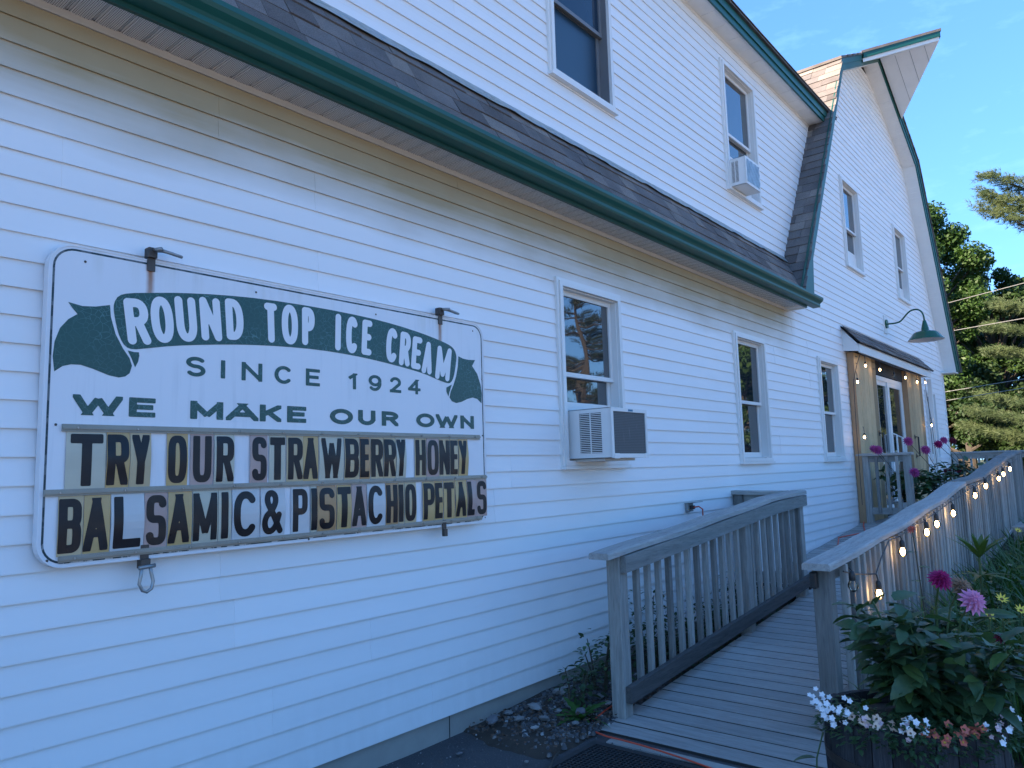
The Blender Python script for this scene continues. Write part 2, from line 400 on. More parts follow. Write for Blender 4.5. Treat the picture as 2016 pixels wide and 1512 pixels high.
def m_bulb(name, col, st):
    k = NT(name); k.b.inputs['Emission Color'].default_value = (*col, 1); k.b.inputs['Emission Strength'].default_value = st; k.b.inputs['Base Color'].default_value = (.8,.6,.3,1); M[name] = k.m
m_bulb('filament', (1, .66, .32), 8)
def m_clear():
    k = NT('clear_bulb'); k.b.inputs['Base Color'].default_value = (1,1,1,1); k.b.inputs['Roughness'].default_value = .02
    t = k.n('ShaderNodeBsdfTransparent'); g = k.n('ShaderNodeBsdfGlossy'); g.inputs['Roughness'].default_value = .03; g.inputs[0].default_value = (1,.93,.8,1)
    fr = k.n('ShaderNodeFresnel'); fr.inputs[0].default_value = 1.5; ms = k.n('ShaderNodeMixShader'); k.l(fr.outputs[0], ms.inputs[0]); k.l(t.outputs[0], ms.inputs[1]); k.l(g.outputs[0], ms.inputs[2]); k.l(ms.outputs[0], k.out.inputs[0]); M['clear_bulb'] = k.m
m_clear()
m_bulb('glow_glass', (1, .60, .25), 7)

def m_ground():
    k = NT('ground_grass'); v = k.coord(); c = k.mix(k.noise(v, 1.5, 8, .65), (.05,.075,.02), (.09,.085,.045)); k.col(c); k.rough(.95); k.bump(k.noise(v, 30, 4), .8, .03); M['ground'] = k.m
    k = NT('asphalt'); v = k.coord()
    sp = k.ramp(k.noise(v, 130, 2, .7), [(.60, 0), (.68, 1)]); big = k.ramp(k.noise(v, 45, 3, .6), [(.70, 0), (.74, 1)])
    c = k.mix(k.noise(v, 2.5, 5), (.045,.046,.050), (.075,.075,.078)); c = k.mix(k.math('MULTIPLY', sp, .35), c, (.22,.22,.23)); c = k.mix(k.math('MULTIPLY', big, .7), c, (.36,.36,.36))
    br = k.ramp(k.noise(v, 1.6, 5, .6), [(.55, 0), (.75, .6)]); c = k.mix(br, c, (.07,.05,.035))
    k.col(c); k.rough(.9); k.bump(k.noise(v, 90, 4, .7), .9, .006); M['asphalt'] = k.m
    k = NT('stone'); v = k.coord(); c = k.mix(k.noise(v, 20, 5, .6), (.17,.17,.18), (.30,.29,.28)); c = k.mix(1, c, k.ramp(k.rand(), [(0, (.6,.6,.65)), (.6, (.85,.83,.8)), (1, (1.5,1.45,1.4))]), 'MULTIPLY'); k.col(c); k.rough(.85); k.bump(k.noise(v, 40, 4), .5, .004); M['stone'] = k.m
    k = NT('gravel'); v = k.coord(); vo = k.n('ShaderNodeTexVoronoi'); vo.inputs['Scale'].default_value = 45; k.l(v, vo.inputs['Vector'])
    c = k.ramp(k.xyz(vo.outputs['Color'])[0], [(0, (.045,.045,.05)), (.6, (.12,.12,.12)), (.85, (.10,.07,.05)), (1, (.33,.33,.32))]); k.col(c); k.rough(.9); M['gravel'] = k.m
m_ground()

# ------------------------------------------------------------------ setting: ground, asphalt, soil
def grid(x0, x1, y0, y1, nx, ny, zf):
    xs = np.linspace(x0, x1, nx); ys = np.linspace(y0, y1, ny)
    V = [(x, y, zf(x, y)) for y in ys for x in xs]
    Q = [(j*nx+i, j*nx+i+1, (j+1)*nx+i+1, (j+1)*nx+i) for j in range(ny-1) for i in range(nx-1)]
    return V, Q
def hsh(x, y): return math.sin(x*3.1+1.3*y)*math.cos(y*2.7-x*1.1)
b = MB(); V, Q = grid(-200, 400, -300, 300, 61, 61, lambda x, y: GZ-.02+ (0 if abs(x) < 40 and abs(y) < 40 else .3*hsh(x*.02, y*.02))); b.add(V, Q)
structure(b.build('ground', M['ground'], smooth=True))
b = MB(); V, Q = grid(-14, 3.75, -9, .01, 72, 37, lambda x, y: GZ-.004+.004*hsh(x*2, y*2)+ (.02*max(0, 1-abs(y)/.3) if y > -.3 else 0)); b.add(V, Q)
structure(b.build('asphalt_lot', M['asphalt'], smooth=True))
b = MB(); V, Q = grid(2.9, 12, -.62, .01, 90, 12, lambda x, y: GZ+.012+.05*min(1, max(0, (x-3.0)/.9))*min(1, max(0, (y+.62)/.3))+.006*hsh(x*9, y*12)-(.03 if x < 3.15 else 0)-(.03 if y < -.6 and x < 3.8 else 0)); b.add(V, Q)
structure(b.build('soil_bed', M['soil'], smooth=True))
b = MB(); V, Q = grid(3.9, 20, -9, -1.8, 60, 30, lambda x, y: GZ+.03+.02*hsh(x*3, y*3)+ .035*max(0, x-6)*.6); b.add(V, Q)
structure(b.build('garden_soil', M['soil'], smooth=True))

# ------------------------------------------------------------------ the building
barn = thing('barn_shop', 'long white clapboard barn with green eaves, gambrel gable and shingled lower roof', 'building', (0, 0, GZ))
EX = .1017
Z0 = -1.327
def prof_left(z):                       # inner face of the gambrel roof at height z (gable wall bounds)
    if z < 5.80: return 8.86+(z-1.92)/1.58
    return 11.32+(z-5.80)/.484
def prof_right(z):
    if z < 5.78: return 18.22-(z-1.88)/1.83
    return 16.05-(z-5.78)/.484
OPEN = [(4.20,4.99,.03,1.32), (7.22,7.99,.03,1.32), (9.84,10.61,.03,1.32), (16.2,17.0,0,1.30), (11.52,12.38,2.90,4.24), (14.68,15.52,2.92,4.25), (11.25,15.5,-.90,1.55)]
OPEN_D = [(4.26,5.10,2.93,4.32), (7.40,8.26,2.93,4.35)]
def strip(mb, xa0, xb0, xa1, xb1, z0, z1, zc, y0, e=EX, ends=True):
    """one clapboard piece between z0,z1 of the course starting at zc"""
    def yy(z): t = (z-zc)/e; return y0-.0145+.0105*t
    a, c_ = yy(z0), yy(z1)
    back = y0+.004
    mb.add([(xa0, a, z0), (xb0, a, z0), (xb1, c_, z1), (xa1, c_, z1), (xa0, back, z0), (xb0, back, z0), (xb1, back, z1), (xa1, back, z1)],
           [(0,1,2,3), (4,5,1,0), (0,3,7,4), (1,5,6,2)])
def siding(zlist, fl, fr, y0, opens, e=EX, L0=3.66, seed=1):
    rr = random.Random(seed)
    k = 0
    while k < len(zlist):
        rows = zlist[k:k+2]; k += 2
        zt = rows[-1]+e
        xl = min(fl(rows[0]), fl(zt)); xr = max(fr(rows[0]), fr(zt))
        s = xl-rr.uniform(.3, L0*.95)
        p = 0
        while s < xr:
            t = s+L0; mbs = {}; dy = -.0016*(p % 2); p += 1
            for zc in rows:
                z1 = zc+e
                a0, a1, c0, c1 = max(s, fl(zc)), max(s, fl(z1)), min(t, fr(zc)), min(t, fr(z1))
                if a0 >= c0 and a1 >= c1: continue
                a0, a1 = min(a0, c0), min(a1, c1)
                # cut by openings
                cuts = [o for o in opens if o[0] < max(c0, c1) and o[1] > min(a0, a1) and o[2] < z1 and o[3] > zc]
                if not cuts: strip(mbs.setdefault(0, MB()), a0, c0, a1, c1, zc, z1, zc, y0+dy, e); continue
                cuts.sort(); x0, x1 = a0, a1
                for ci, o in enumerate(cuts):
                    mb = mbs.setdefault(ci, MB())
                    if o[0] > x0: strip(mb, x0, o[0], x1, o[0], zc, z1, zc, y0+dy, e)
                    l, r_ = max(o[0], s), min(o[1], t)
                    if o[2] > zc and r_ > l: strip(mb, l, r_, l, r_, zc, o[2], zc, y0+dy, e)
                    if o[3] < z1 and r_ > l: strip(mb, l, r_, l, r_, o[3], z1, zc, y0+dy, e)
                    x0 = x1 = o[1]
                if x0 < c0: strip(mbs.setdefault(len(cuts), MB()), x0, c0, x1, c1, zc, z1, zc, y0+dy, e)
            for mb in mbs.values():
                if mb.v: mb.build('siding_panel', M['siding'], barn)
            s = t
zl = [Z0+EX*i for i in range(31)]
siding(zl, lambda z: -7.0, lambda z: 18.12, 0, OPEN, seed=3)
zl = [Z0+EX*i for i in range(31, 80)]
siding(zl, prof_left, prof_right, 0, OPEN, seed=5)
YD = .03; ED = .1035
zl = [2.47+ED*i for i in range(21)]
siding(zl, lambda z: -7.0, lambda z: 9.03+(z-2.5)/1.53, YD, OPEN_D, e=ED, seed=9)
b = MB(); b.box(9.0, 9.03, .005, .03, 2.4, 2.5)
# corner trims: dormer right end, barn right corner
MB().prism([(9.02,2.46),(9.06,2.46),(10.46,4.66),(10.42,4.66)], 'y', -.0+YD-.03, YD+.01).build('corner_trim', M['trim'], barn)
MB().box(18.10, 18.19, -.026, .06, -1.45, 1.86).build('corner_trim', M['trim'], barn)
# sheathing behind the siding (with holes left by solid blocks between openings)
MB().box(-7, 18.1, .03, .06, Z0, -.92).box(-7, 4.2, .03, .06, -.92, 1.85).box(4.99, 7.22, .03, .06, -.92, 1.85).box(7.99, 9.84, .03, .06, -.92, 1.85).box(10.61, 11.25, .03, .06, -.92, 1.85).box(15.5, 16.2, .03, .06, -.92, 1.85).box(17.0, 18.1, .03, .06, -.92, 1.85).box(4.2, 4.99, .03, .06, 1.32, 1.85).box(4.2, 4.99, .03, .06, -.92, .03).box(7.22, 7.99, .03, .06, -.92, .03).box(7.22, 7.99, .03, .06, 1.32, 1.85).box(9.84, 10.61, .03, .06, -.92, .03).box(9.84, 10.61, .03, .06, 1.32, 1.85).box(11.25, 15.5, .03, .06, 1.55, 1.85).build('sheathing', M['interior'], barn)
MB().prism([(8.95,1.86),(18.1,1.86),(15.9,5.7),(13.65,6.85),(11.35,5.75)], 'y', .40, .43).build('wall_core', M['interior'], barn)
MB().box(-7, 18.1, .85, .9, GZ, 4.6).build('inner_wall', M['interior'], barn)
MB().box(-7, 18.08, .012, .3, GZ-.2, Z0+.02).build('foundation', M['foundation'], barn)
for x in (3.07, 5.6, 8.2, 1.2):
    MB().box(x, x+.004, .0095, .013, GZ-.1, Z0+.01).build('joint', M['interior'], barn)
MB().box(18.05, 18.12, .02, 12, GZ, 1.9).build('side_wall', M['trim'], barn)

# --- lower eave: soffit, fascia, gutter, pent roof
MB().box(-7, 8.9, -.012-.006, -.004, 1.795, 1.83).build('frieze_channel', M['soffit_dirty'], barn)
P_ = .0985; sm = None
b = MB()      # one vented soffit strip: flat pan + rolled groove
prof = [(0, 0), (.066, 0), (.071, .007), (.082, .009), (.0885, .003), (.0985, 0)]
vs = [(x, y, z) for x, z in prof for y in (-.205, -.012)]
b.add(vs, [(2*i, 2*i+1, 2*i+3, 2*i+2) for i in range(len(prof)-1)])
sm = b.mesh('soffit_panel', M['soffit_vent'])
for i in range(140):
    x = 1.033-P_*45+P_*i
    if x > 8.78: break
    o = link('soffit_panel', sm, barn, local=1); o.location = (x, 0, 1.826-GZ)
MB().box(8.78, 8.90, -.20, -.01, 1.815, 1.83).box(8.885, 8.905, -.205, 0, 1.80, 1.84).build('soffit_end', M['soffit'], barn)
MB().box(-7, 8.93, -.226, -.205, 1.812, 1.93).build('fascia', M['dark_green'], barn)
gp = [(-.226,1.835), (-.305,1.838), (-.312,1.850), (-.309,1.872), (-.318,1.885), (-.342,1.905), (-.352,1.922), (-.352,1.945), (-.343,1.947), (-.341,1.93), (-.335,1.925), (-.312,1.9), (-.300,1.865), (-.226,1.85)]
b = MB(); segs = [-7, -3.9, -.8, 2.3, 5.4, 9.14]
for i in range(5):
    gb = MB(); gb.prism(gp, 'x', segs[i], segs[i+1]-.0); gb.build('gutter_section', M['green_paint'], barn)
MB().prism([(-.226,1.835), (-.305,1.838), (-.312,1.850), (-.309,1.872), (-.318,1.885), (-.342,1.905), (-.352,1.922), (-.352,1.945), (-.226,1.945)], 'x', 9.14, 9.146).build('gutter_cap', M['green_paint'], barn)
# pent roof deck plane from (y=-.27,z=1.955) to (y=0.02,z=2.47)
ys, zs, ye, ze = -.265, 1.962, .02, 2.47
sl = math.hypot(ye-ys, ze-zs); dy_, dz_ = (ye-ys)/sl, (ze-zs)/sl; ny_, nz_ = -dz_, dy_
MB().prism([(ys+.012, zs-.012), (ye, ze-.02), (ye+.06, ze-.1), (ys+.03, zs-.06)], 'x', -7, 9.06).build('roof_deck', M['interior'], barn)
MB().prism([(ys-.004, zs-.020), (ys+.02, zs+.02), (ys+.03, zs), (ys+.006, zs-.03)], 'x', -7, 8.98).build('starter_strip', M['interior'], barn)
E_ = .143
shl = []
def shingle(mb, p0, du, dv, nrm, wdt, ln, th):
    """p0 lower-left corner on the plane, du along course, dv up-slope; tapered tab"""
    a = p0+nrm*th; mb.add([p0+nrm*.001, p0+du*wdt+nrm*.001, p0+du*wdt+nrm*th, a, p0+dv*ln+nrm*.001, p0+du*wdt+dv*ln+nrm*.001],
           [(0,1,2,3), (3,2,5,4), (0,3,4), (1,5,2)])
for r in range(4):
    x = -1.4-rnd.random()*.3
    while x < 9.0:
        wd = rnd.choice((.17, .22, .26, .31, .36, .24))
        x2 = min(x+wd, 9.02-(.0 if r == 0 else 0)+.0)
        # valley against the barn roof
        lim = 8.62+(zs+dz_*E_*r-1.92)/1.58+.10
        x2 = min(x2, lim)
        if x2 > x+.03:
            th = .006+.006*(rnd.random() > .5)
            p0 = Vector((x+.0015, ys+dy_*E_*r, zs+dz_*E_*r)); mb = MB()
            shingle(mb, p0, Vector((1,0,0)), Vector((0,dy_,dz_)), Vector((0,ny_,nz_)), x2-x-.003, E_+.03, th); mb.build('shingle', M['shingle'], barn)
        x += wd
        if x > lim: break
# wavy flashing strip at the top of the pent roof
b = MB(); n = 150; V = []; 
for i in range(n+1):
    x = -3+12.05*i/n; wob = .008*math.sin(x*7)+.006*math.sin(x*17+1)+.004*math.sin(x*31)
    t0 = E_*3.42+wob*.9; V += [(x, ys+dy_*t0+ny_*(.020+abs(wob)*.5), zs+dz_*t0+nz_*(.020+abs(wob)*.5)), (x, ye-.030+wob*.3, ze-.020), (x, YD-.004, ze+.03)]
b.add(V, [(3*i+j, 3*i+3+j, 3*i+4+j, 3*i+1+j) for i in range(n) for j in (0, 1)]); b.build('flashing', M['flashing'], barn, smooth=True)
# --- dormer eave
zS = 4.655
MB().box(-7, 10.42, -.012+YD, YD+.0, zS-.03, zS+.004).build('frieze_channel', M['trim'], barn)
for i in range(60):
    x = 6.961-.3170*20+.3170*i
    if x > 10.4: break
    x1 = min(x+.315, 10.55)
    MB().prism([(x, zS+.004), (x+.006, zS), (x1-.006, zS), (x1, zS+.004), (x1, zS+.01), (x, zS+.01)], 'y', -.17, YD-.004).build('soffit_panel', M['soffit'], barn)
MB().box(-7, 10.62, -.19, -.17, zS-.012, zS+.15).build('fascia', M['green_paint'], barn)
MB().box(-7, 10.66, -.205, -.1905, zS+.06, zS+.155).build('fascia_cap', M['green_paint'], barn)
MB().box(10.40, 10.62, -.17, YD, zS-.006, zS+.012).build('soffit_end', M['trim'], barn)
MB().prism([(-.235, zS+.155), (-.235, zS+.175), (4.5, zS+1.7), (4.5, zS+1.6)], 'x', -7, 10.80).build('dormer_roof', M['shingle'], barn)
for r in range(2):
    x = -2.2-.17*r
    while x < 10.7:
        wd = rnd.choice((.22, .28, .34)); mb = MB()
        sv = Vector((0, .952, .306)); p0 = Vector((x, -.245+.135*r, zS+.176+.0434*r))
        shingle(mb, p0, Vector((1,0,0)), sv, Vector((0,-.306,.952)), min(wd, 10.8-x)-.003, .16, .010); mb.build('eave_shingle', M['shingle'], barn); x += wd
# --- main barn gambrel roof
PT = [(8.60,1.90), (11.12,5.88), (13.65,7.10), (16.18,5.88), (18.70,1.90)]   # top surface profile (x,z)
def offs(pts, d):
    out = []
    for i, p in enumerate(pts):
        nn = []
        for a, c_ in ((i-1, i), (i, i+1)):
            if 0 <= a and c_ < len(pts):
                dx, dz = pts[c_][0]-pts[a][0], pts[c_][1]-pts[a][1]; l = math.hypot(dx, dz); nn.append((-dz/l, dx/l))
        if len(nn) == 2:
            mx_, mz_ = nn[0][0]+nn[1][0], nn[0][1]+nn[1][1]; l2 = mx_*mx_+mz_*mz_; out.append((p[0]+2*d*mx_/l2, p[1]+2*d*mz_/l2))
        else: out.append((p[0]+nn[0][0]*d, p[1]+nn[0][1]*d))
    return out
YF = -.26
inn = offs(PT, -.03); lo = offs(PT, -.05)
for i in range(4):
    MB().prism([inn[i], inn[i+1], lo[i+1], lo[i]], 'y', YF+.015, 11).build('roof_deck', M['shingle'] if i in (1, 2, 3) else M['interior'], barn)
# rake boards
rk = offs(PT, -.028); rk2 = offs(PT, -.19)
lowR = [rk[0], rk[1], rk2[1], (rk2[0][0]+.42, 2.45), (9.16, 2.30), (9.10, 1.86), (8.75, 1.86)]
MB().prism(lowR, 'y', YF, YF+.02).build('rake_board', M['green_paint'], barn)
for i in (1, 2, 3):
    if i == 1 or i == 2:
        MB().prism([rk[i], rk[i+1], rk2[i+1], rk2[i]], 'y', YF, YF+.02).build('rake_board', M['green_paint'], barn)
    else:
        MB().prism([rk[3], (18.66, 1.92), (18.44, 1.80), rk2[3]], 'y', YF, YF+.02).build('rake_board', M['green_paint'], barn)
rk3 = offs(PT, -.10)
for i in (1, 2, 3):
    MB().prism([offs(PT, -.02)[i], offs(PT, -.02)[i+1], rk3[i+1], rk3[i]], 'y', YF-.014, YF-.0005).build('rake_cap', M['green_paint'], barn)
MB().prism([(8.58,1.93), offs(PT,-.02)[1], offs(PT,-.075)[1], (8.66,1.93)], 'y', YF-.014, YF-.0005).build('rake_cap', M['green_paint'], barn)
# rake soffit strips on the right side and upper left
def rake_soffit(p, q, w_=.102):
    l = math.hypot(q[0]-p[0], q[1]-p[1]); n = int(l/w_); dx, dz = (q[0]-p[0])/l, (q[1]-p[1])/l; nx, nz = -dz, dx
    for i in range(n):
        a, c_ = i*l/n, (i+1)*l/n; mb = MB()
        pr = [(a, .004), (a+.006, 0), (c_-.006, 0), (c_, .004)]
        vs = [(p[0]+dx*t+nx*h, y, p[1]+dz*t+nz*h) for t, h in pr for y in (YF+.018, .0)]
        mb.add(vs, [(2*j, 2*j+1, 2*j+3, 2*j+2) for j in range(3)]); mb.build('soffit_panel', M['soffit'], barn)
ri = offs(PT, -.185)
rake_soffit(ri[3], (18.40, 1.84)); rake_soffit(ri[3], ri[2]); rake_soffit(ri[2], ri[1])
MB().prism([(ri[3][0]-.02, ri[3][1]), (18.02,1.86), (18.02,1.83), (18.35,1.79), (18.40,1.84)], 'y', -.012, .01).build('rake_channel', M['trim'], barn)
MB().box(18.0, 18.42, YF-.012, .0, 1.79, 1.815).build('rake_return', M['trim'], barn)
# barn left slope shingles (courses seen beside the dormer)
s1 = math.hypot(PT[1][0]-PT[0][0], PT[1][1]-PT[0][1]); du_ = Vector((0,1,0)); dv_ = Vector(((PT[1][0]-PT[0][0])/s1, 0, (PT[1][1]-PT[0][1])/s1)); nn_ = Vector((-dv_.z, 0, dv_.x))
nr = int(s1/E_)
for r in range(nr+1):
    p = Vector((PT[0][0], 0, PT[0][1]))+dv_*(E_*r)-nn_*.02
    ymax = .30 if p.z < 4.5 else 2.2
    y = YF-.03-rnd.random()*.02; first = True
    while y < ymax:
        wd = rnd.choice((.2, .27, .33, .38)) if not first else rnd.uniform(.12, .33); first = False
        mb = MB(); shingle(mb, p+Vector((0, y, 0)), du_, dv_, nn_, wd-.003, min(E_+.03, max(.05, s1-E_*r)), .008+.007*(rnd.random() > .5)); mb.build('shingle', M['shingle'], barn); y += wd
# cap edge of the upper slopes seen against the sky
for i in (1, 2):
    p, q = PT[i], PT[i+1]; l = math.hypot(q[0]-p[0], q[1]-p[1]); n = 8
    dx, dz = (q[0]-p[0])/l, (q[1]-p[1])/l
    for j in range(n):
        a = j*l/n-.03; c_ = (j+1)*l/n+.03; h0 = .004+.008*rnd.random()
        MB().prism([(p[0]+dx*a, p[1]+dz*a-.022), (p[0]+dx*c_, p[1]+dz*c_-.022), (p[0]+dx*c_-dz*(h0), p[1]+dz*c_+dx*h0), (p[0]+dx*a-dz*(h0+.008), p[1]+dz*a+dx*(h0+.008))] , 'y', YF-.035, 11).build('roof_course', M['shingle'], barn)
n = 14; p, q = PT[3], (18.74, 1.86); l = math.hypot(q[0]-p[0], q[1]-p[1]); dx, dz = (q[0]-p[0])/l, (q[1]-p[1])/l
for j in range(n):
    a = j*l/n-.02; c_ = (j+1)*l/n+.02; h0 = .004+.01*rnd.random()
    MB().prism([(p[0]+dx*a, p[1]+dz*a), (p[0]+dx*c_, p[1]+dz*c_), (p[0]+dx*c_-dz*(.022+h0), p[1]+dz*c_+dx*(.022+h0)), (p[0]+dx*a-dz*(.022+h0), p[1]+dz*a+dx*(.022+h0))], 'y', YF-.035, 11).build('roof_course', M['shingle'], barn)
# --- pointed hay hood at the peak
ys0 = YF-.02
def zt(x): return 7.10-abs(x-13.65)*.482
A_ = (12.42, ys0, zt(12.42)); T_ = (13.65, -1.19, 7.06); B_ = (14.98, ys0, zt(14.98)); K_ = (13.65, ys0, 7.10)
def slab(tri, up, dn, mat, nm):
    mb = MB(); n = len(tri); mb.add([(x, y, z+up) for x, y, z in tri]+[(x, y, z-dn) for x, y, z in tri], [tuple(range(n)), tuple(range(n, 2*n))[::-1]]+[(i, (i+1)%n, n+(i+1)%n, n+i) for i in range(n)]); return mb.build(nm, mat, barn)
A2 = (12.36, ys0, zt(12.36)+.0); B2 = (15.04, ys0, zt(15.04)); T2 = (13.65, -1.23, 7.06)
slab([A2, K_, T2], .045, -.002, M['shingle'], 'hood_roof'); slab([K_, B2, T2], .045, -.002, M['shingle'], 'hood_roof')
slab([A_, K_, T_], .0, .155, M['soffit'], 'hood_soffit'); slab([K_, B_, T_], .0, .155, M['soffit'], 'hood_soffit')
for p, q in ((A_, T_), (T_, B_)):
    p, q = Vector(p), Vector(q); d = (q-p).normalized(); s_ = d.cross(Vector((0,0,1))).normalized()
    if s_.y > 0: s_ = -s_
    if s_.x*(1 if q.x > 13.7 or p.x > 13.7 else -1) < 0: s_ = -s_
    mb = MB(); mb.add([p+s_*.002, q+s_*.002, q+s_*.025, p+s_*.025]+[v+Vector((0,0,-.095)) for v in (p+s_*.002, q+s_*.002, q+s_*.025, p+s_*.025)], [(0,1,2,3), (7,6,5,4), (3,2,6,7), (0,4,5,1), (0,3,7,4), (1,5,6,2)]); mb.build('hood_fascia', M['green_paint'], barn)
for t in (.25, .5, .75):     # soffit joints of the hood
    a = Vector(K_).lerp(Vector(T_), t)+Vector((0,0,-.158)); c_ = Vector(B_).lerp(Vector(T_), t)+Vector((0,0,-.158)); mb = MB(); mb.beam(a, c_, (0,0,1), .006, .003); mb.build('joint', M['grey_plastic'], barn)
MB().beam(Vector(K_)+Vector((0,0,-.175)), Vector(T_)+Vector((0,.08,-.165)), (0,0,1), .03, .02).build('hood_rib', M['trim'], barn)
# step shadow of the wall's return, rear bulk of the ell
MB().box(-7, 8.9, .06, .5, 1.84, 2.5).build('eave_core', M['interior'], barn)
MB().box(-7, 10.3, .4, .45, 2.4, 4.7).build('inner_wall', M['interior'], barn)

# ------------------------------------------------------------------ windows
def frame(mb, x0, x1, z0, z1, w_, ya, yb, wb=None, wt=None):
    wb = w_ if wb is None else wb; wt = w_ if wt is None else wt
    mb.box(x0, x0+w_, ya, yb, z0, z1); mb.box(x1-w_, x1, ya, yb, z0, z1)
    mb.box(x0+w_, x1-w_, ya, yb, z1-wt, z1); mb.box(x0+w_, x1-w_, ya, yb, z0, z0+wb)
def window(x0, x1, z0, z1, y, meet=.47, gl=('window_glass', 'window_glass'), blind=None, lower=0, dark=False):
    """double-hung vinyl window; lower = how far the lower sash is raised"""
    m_in = M['dark_frame'] if dark else M['sash']
    b = MB(); frame(b, x0, x1, z0, z1, .022, y-.034, y+.02)                      # J channel
    w_ = b.build('window', M['trim'], barn)
    def sub(nm, mb, mat): o = mb.build(nm, mat, None); o.parent = w_; return o
    m1 = MB(); frame(m1, x0+.024, x1-.024, z0+.022, z1-.024, .034, y-.046, y+.01); sub('casing', m1, M['trim'])
    sub('sill', MB().box(x0-.004, x1+.012, y-.056, y+.005, z0-.004, z0+.020).box(x0+.02, x1-.02, y-.05, y-.01, z0+.023, z0+.05), M['trim'])
    a0, a1, c0, c1 = x0+.060, x1-.060, z0+.060, z1-.060
    m2 = MB(); frame(m2, a0-.002, a1+.002, c0, c1, .008, y-.020, y+.095); sub('jamb', m2, m_in)
    zm = c0+(c1-c0)*meet
    m3 = MB(); frame(m3, a0+.008, a1-.008, zm-.018, c1-.008, .035, y+.022, y+.046, wb=.032); sub('sash', m3, m_in)
    sub('pane', MB().box(a0+.04, a1-.04, y+.034, y+.037, zm+.01, c1-.040), M[gl[0]])
    lz = c0+.008+lower
    m4 = MB(); frame(m4, a0+.010, a1-.010, lz, zm+.022+ (lower*.0), .038, y+.055, y+.079, wb=.05); sub('sash', m4, m_in)
    sub('pane', MB().box(a0+.044, a1-.044, y+.066, y+.069, lz+.05, zm-.012), M[gl[1]])
    sub('interior_void', MB().box(a0, a1, y+.10, y+.11, c0, c1), M['interior'])
    if blind: sub('curtain', MB().box(a0+.05, a1-.05, y+.09, y+.098, blind[0], blind[1]), M['white_inner'])
    if lower: sub('filler_panel', MB().box(a0+.01, a1-.01, y+.05, y+.053, c0, lz), M['white_plastic'])
    return w_
window(4.17, 5.02, 0.0, 1.35, 0, meet=.50, lower=.36)
window(7.19, 8.02, 0.0, 1.35, 0)
window(9.81, 10.64, 0.0, 1.35, 0)
window(16.17, 17.03, -.03, 1.33, 0)
window(11.49, 12.41, 2.87, 4.27, 0, lower=.22)
window(14.65, 15.55, 2.89, 4.28, 0, lower=.18)
window(4.23, 5.13, 2.90, 4.35, YD, gl=('dim_glass', 'screen_glass'), dark=True)
window(7.37, 8.29, 2.90, 4.38, YD, lower=.36)

# ------------------------------------------------------------------ entrance: awning, planks, door
aw = MB(); yw = -.205
aw.prism([(0-.004, 1.545), (yw, 1.52), (yw, 1.625), (0-.004, 1.87)], 'x', 11.02, 11.045)
awn = aw.build('awning', M['trim'], barn)
def subp(nm, mb, mat, par, **kw):
    o = mb.build(nm, mat, None, **kw); o.parent = par; return o
subp('side_panel', MB().prism([(0-.004, 1.545), (yw, 1.52), (yw, 1.625), (0-.004, 1.87)], 'x', 15.80, 15.825), M['trim'], awn)
subp('fascia_board', MB().box(11.045, 13.4, yw-.02, yw, 1.50, 1.625), M['trim'], awn)
subp('fascia_board', MB().box(13.405, 15.8, yw-.02, yw, 1.50, 1.625), M['trim'], awn)
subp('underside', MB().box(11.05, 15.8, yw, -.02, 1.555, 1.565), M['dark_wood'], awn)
subp('roof_board', MB().prism([(yw-.045, 1.620), (yw-.045, 1.634), (-.004, 1.905), (-.004, 1.875)], 'x', 10.99, 15.86), M['interior'], awn)
ss = math.hypot(.24, .285); sv = Vector((0, .24/ss, .285/ss)); sn = Vector((0, -.285/ss, .24/ss))
for r in range(3):
    x = 10.97-.1*r
    while x < 15.85:
        wd = rnd.choice((.2, .27, .33)); xa = max(x, 10.97); mb = MB()
        if r == 2 and rnd.random() < .15: wd *= .8
        shingle(mb, Vector((xa, yw-.05, 1.632))+sv*(.118*r), Vector((1,0,0)), sv, sn, min(x+wd, 15.88)-xa-.003, .15 if r < 2 else .12, .009+.006*(rnd.random() > .5)); subp('shingle', mb, M['shingle'], awn); x += wd
subp('header_board', MB().box(12.3, 14.5, -.035, -.019, 1.30, 1.555), M['dark_wood'], barn) if 0 else MB().box(12.2, 14.6, -.035, -.02, 1.34, 1.555).build('header_board', M['dark_wood'], barn)
# plank shutters (sliding door leaves)
def planks(x0, x1, zb, zt_, nb, nm='plank_door'):
    root = MB().box(x0+.01, x1-.01, -.075, -.03, zb+.02, zt_-.02).build(nm, M['cedar_edge'], barn)
    w_ = (x1-x0)/nb
    for i in range(nb):
        o = subp('plank', MB().bbox(x0+i*w_+.002, x0+(i+1)*w_-.002, -.105-.002*(i%2), -.076, zb, zt_-.01*rnd.random(), .005), M['pine_plank'], root)
    return root
pl = planks(11.15, 12.30, -.86, 1.535, 5); pr = planks(14.33, 15.50, -.86, 1.535, 5)
subp('edge_board', MB().box(11.135, 11.150, -.107, -.02, -.86, 1.53), M['cedar_edge'], pl); subp('edge_board', MB().box(14.315, 14.33, -.107, -.02, -.86, 1.53), M['cedar_edge'], pr)
def pull(x, z0, z1, par):
    subp('handle', MB().tube([(x, -.107, z0), (x, -.16, z0), (x, -.16, z1), (x, -.107, z1)], .014, 8).box(x-.03, x+.03, -.112, -.107, z0-.04, z0+.04).box(x-.03, x+.03, -.112, -.107, z1-.04, z1+.04), M['black_metal'], par)
pull(12.20, .05, .40, pl); pull(14.55, .05, .38, pr)
b = MB()
for x in (11.22, 12.15):
    for z in (1.47, 1.37): b.box(x, x+.09, -.112, -.108, z, z+.012)
subp('fastener', b, M['black_metal'], pl)
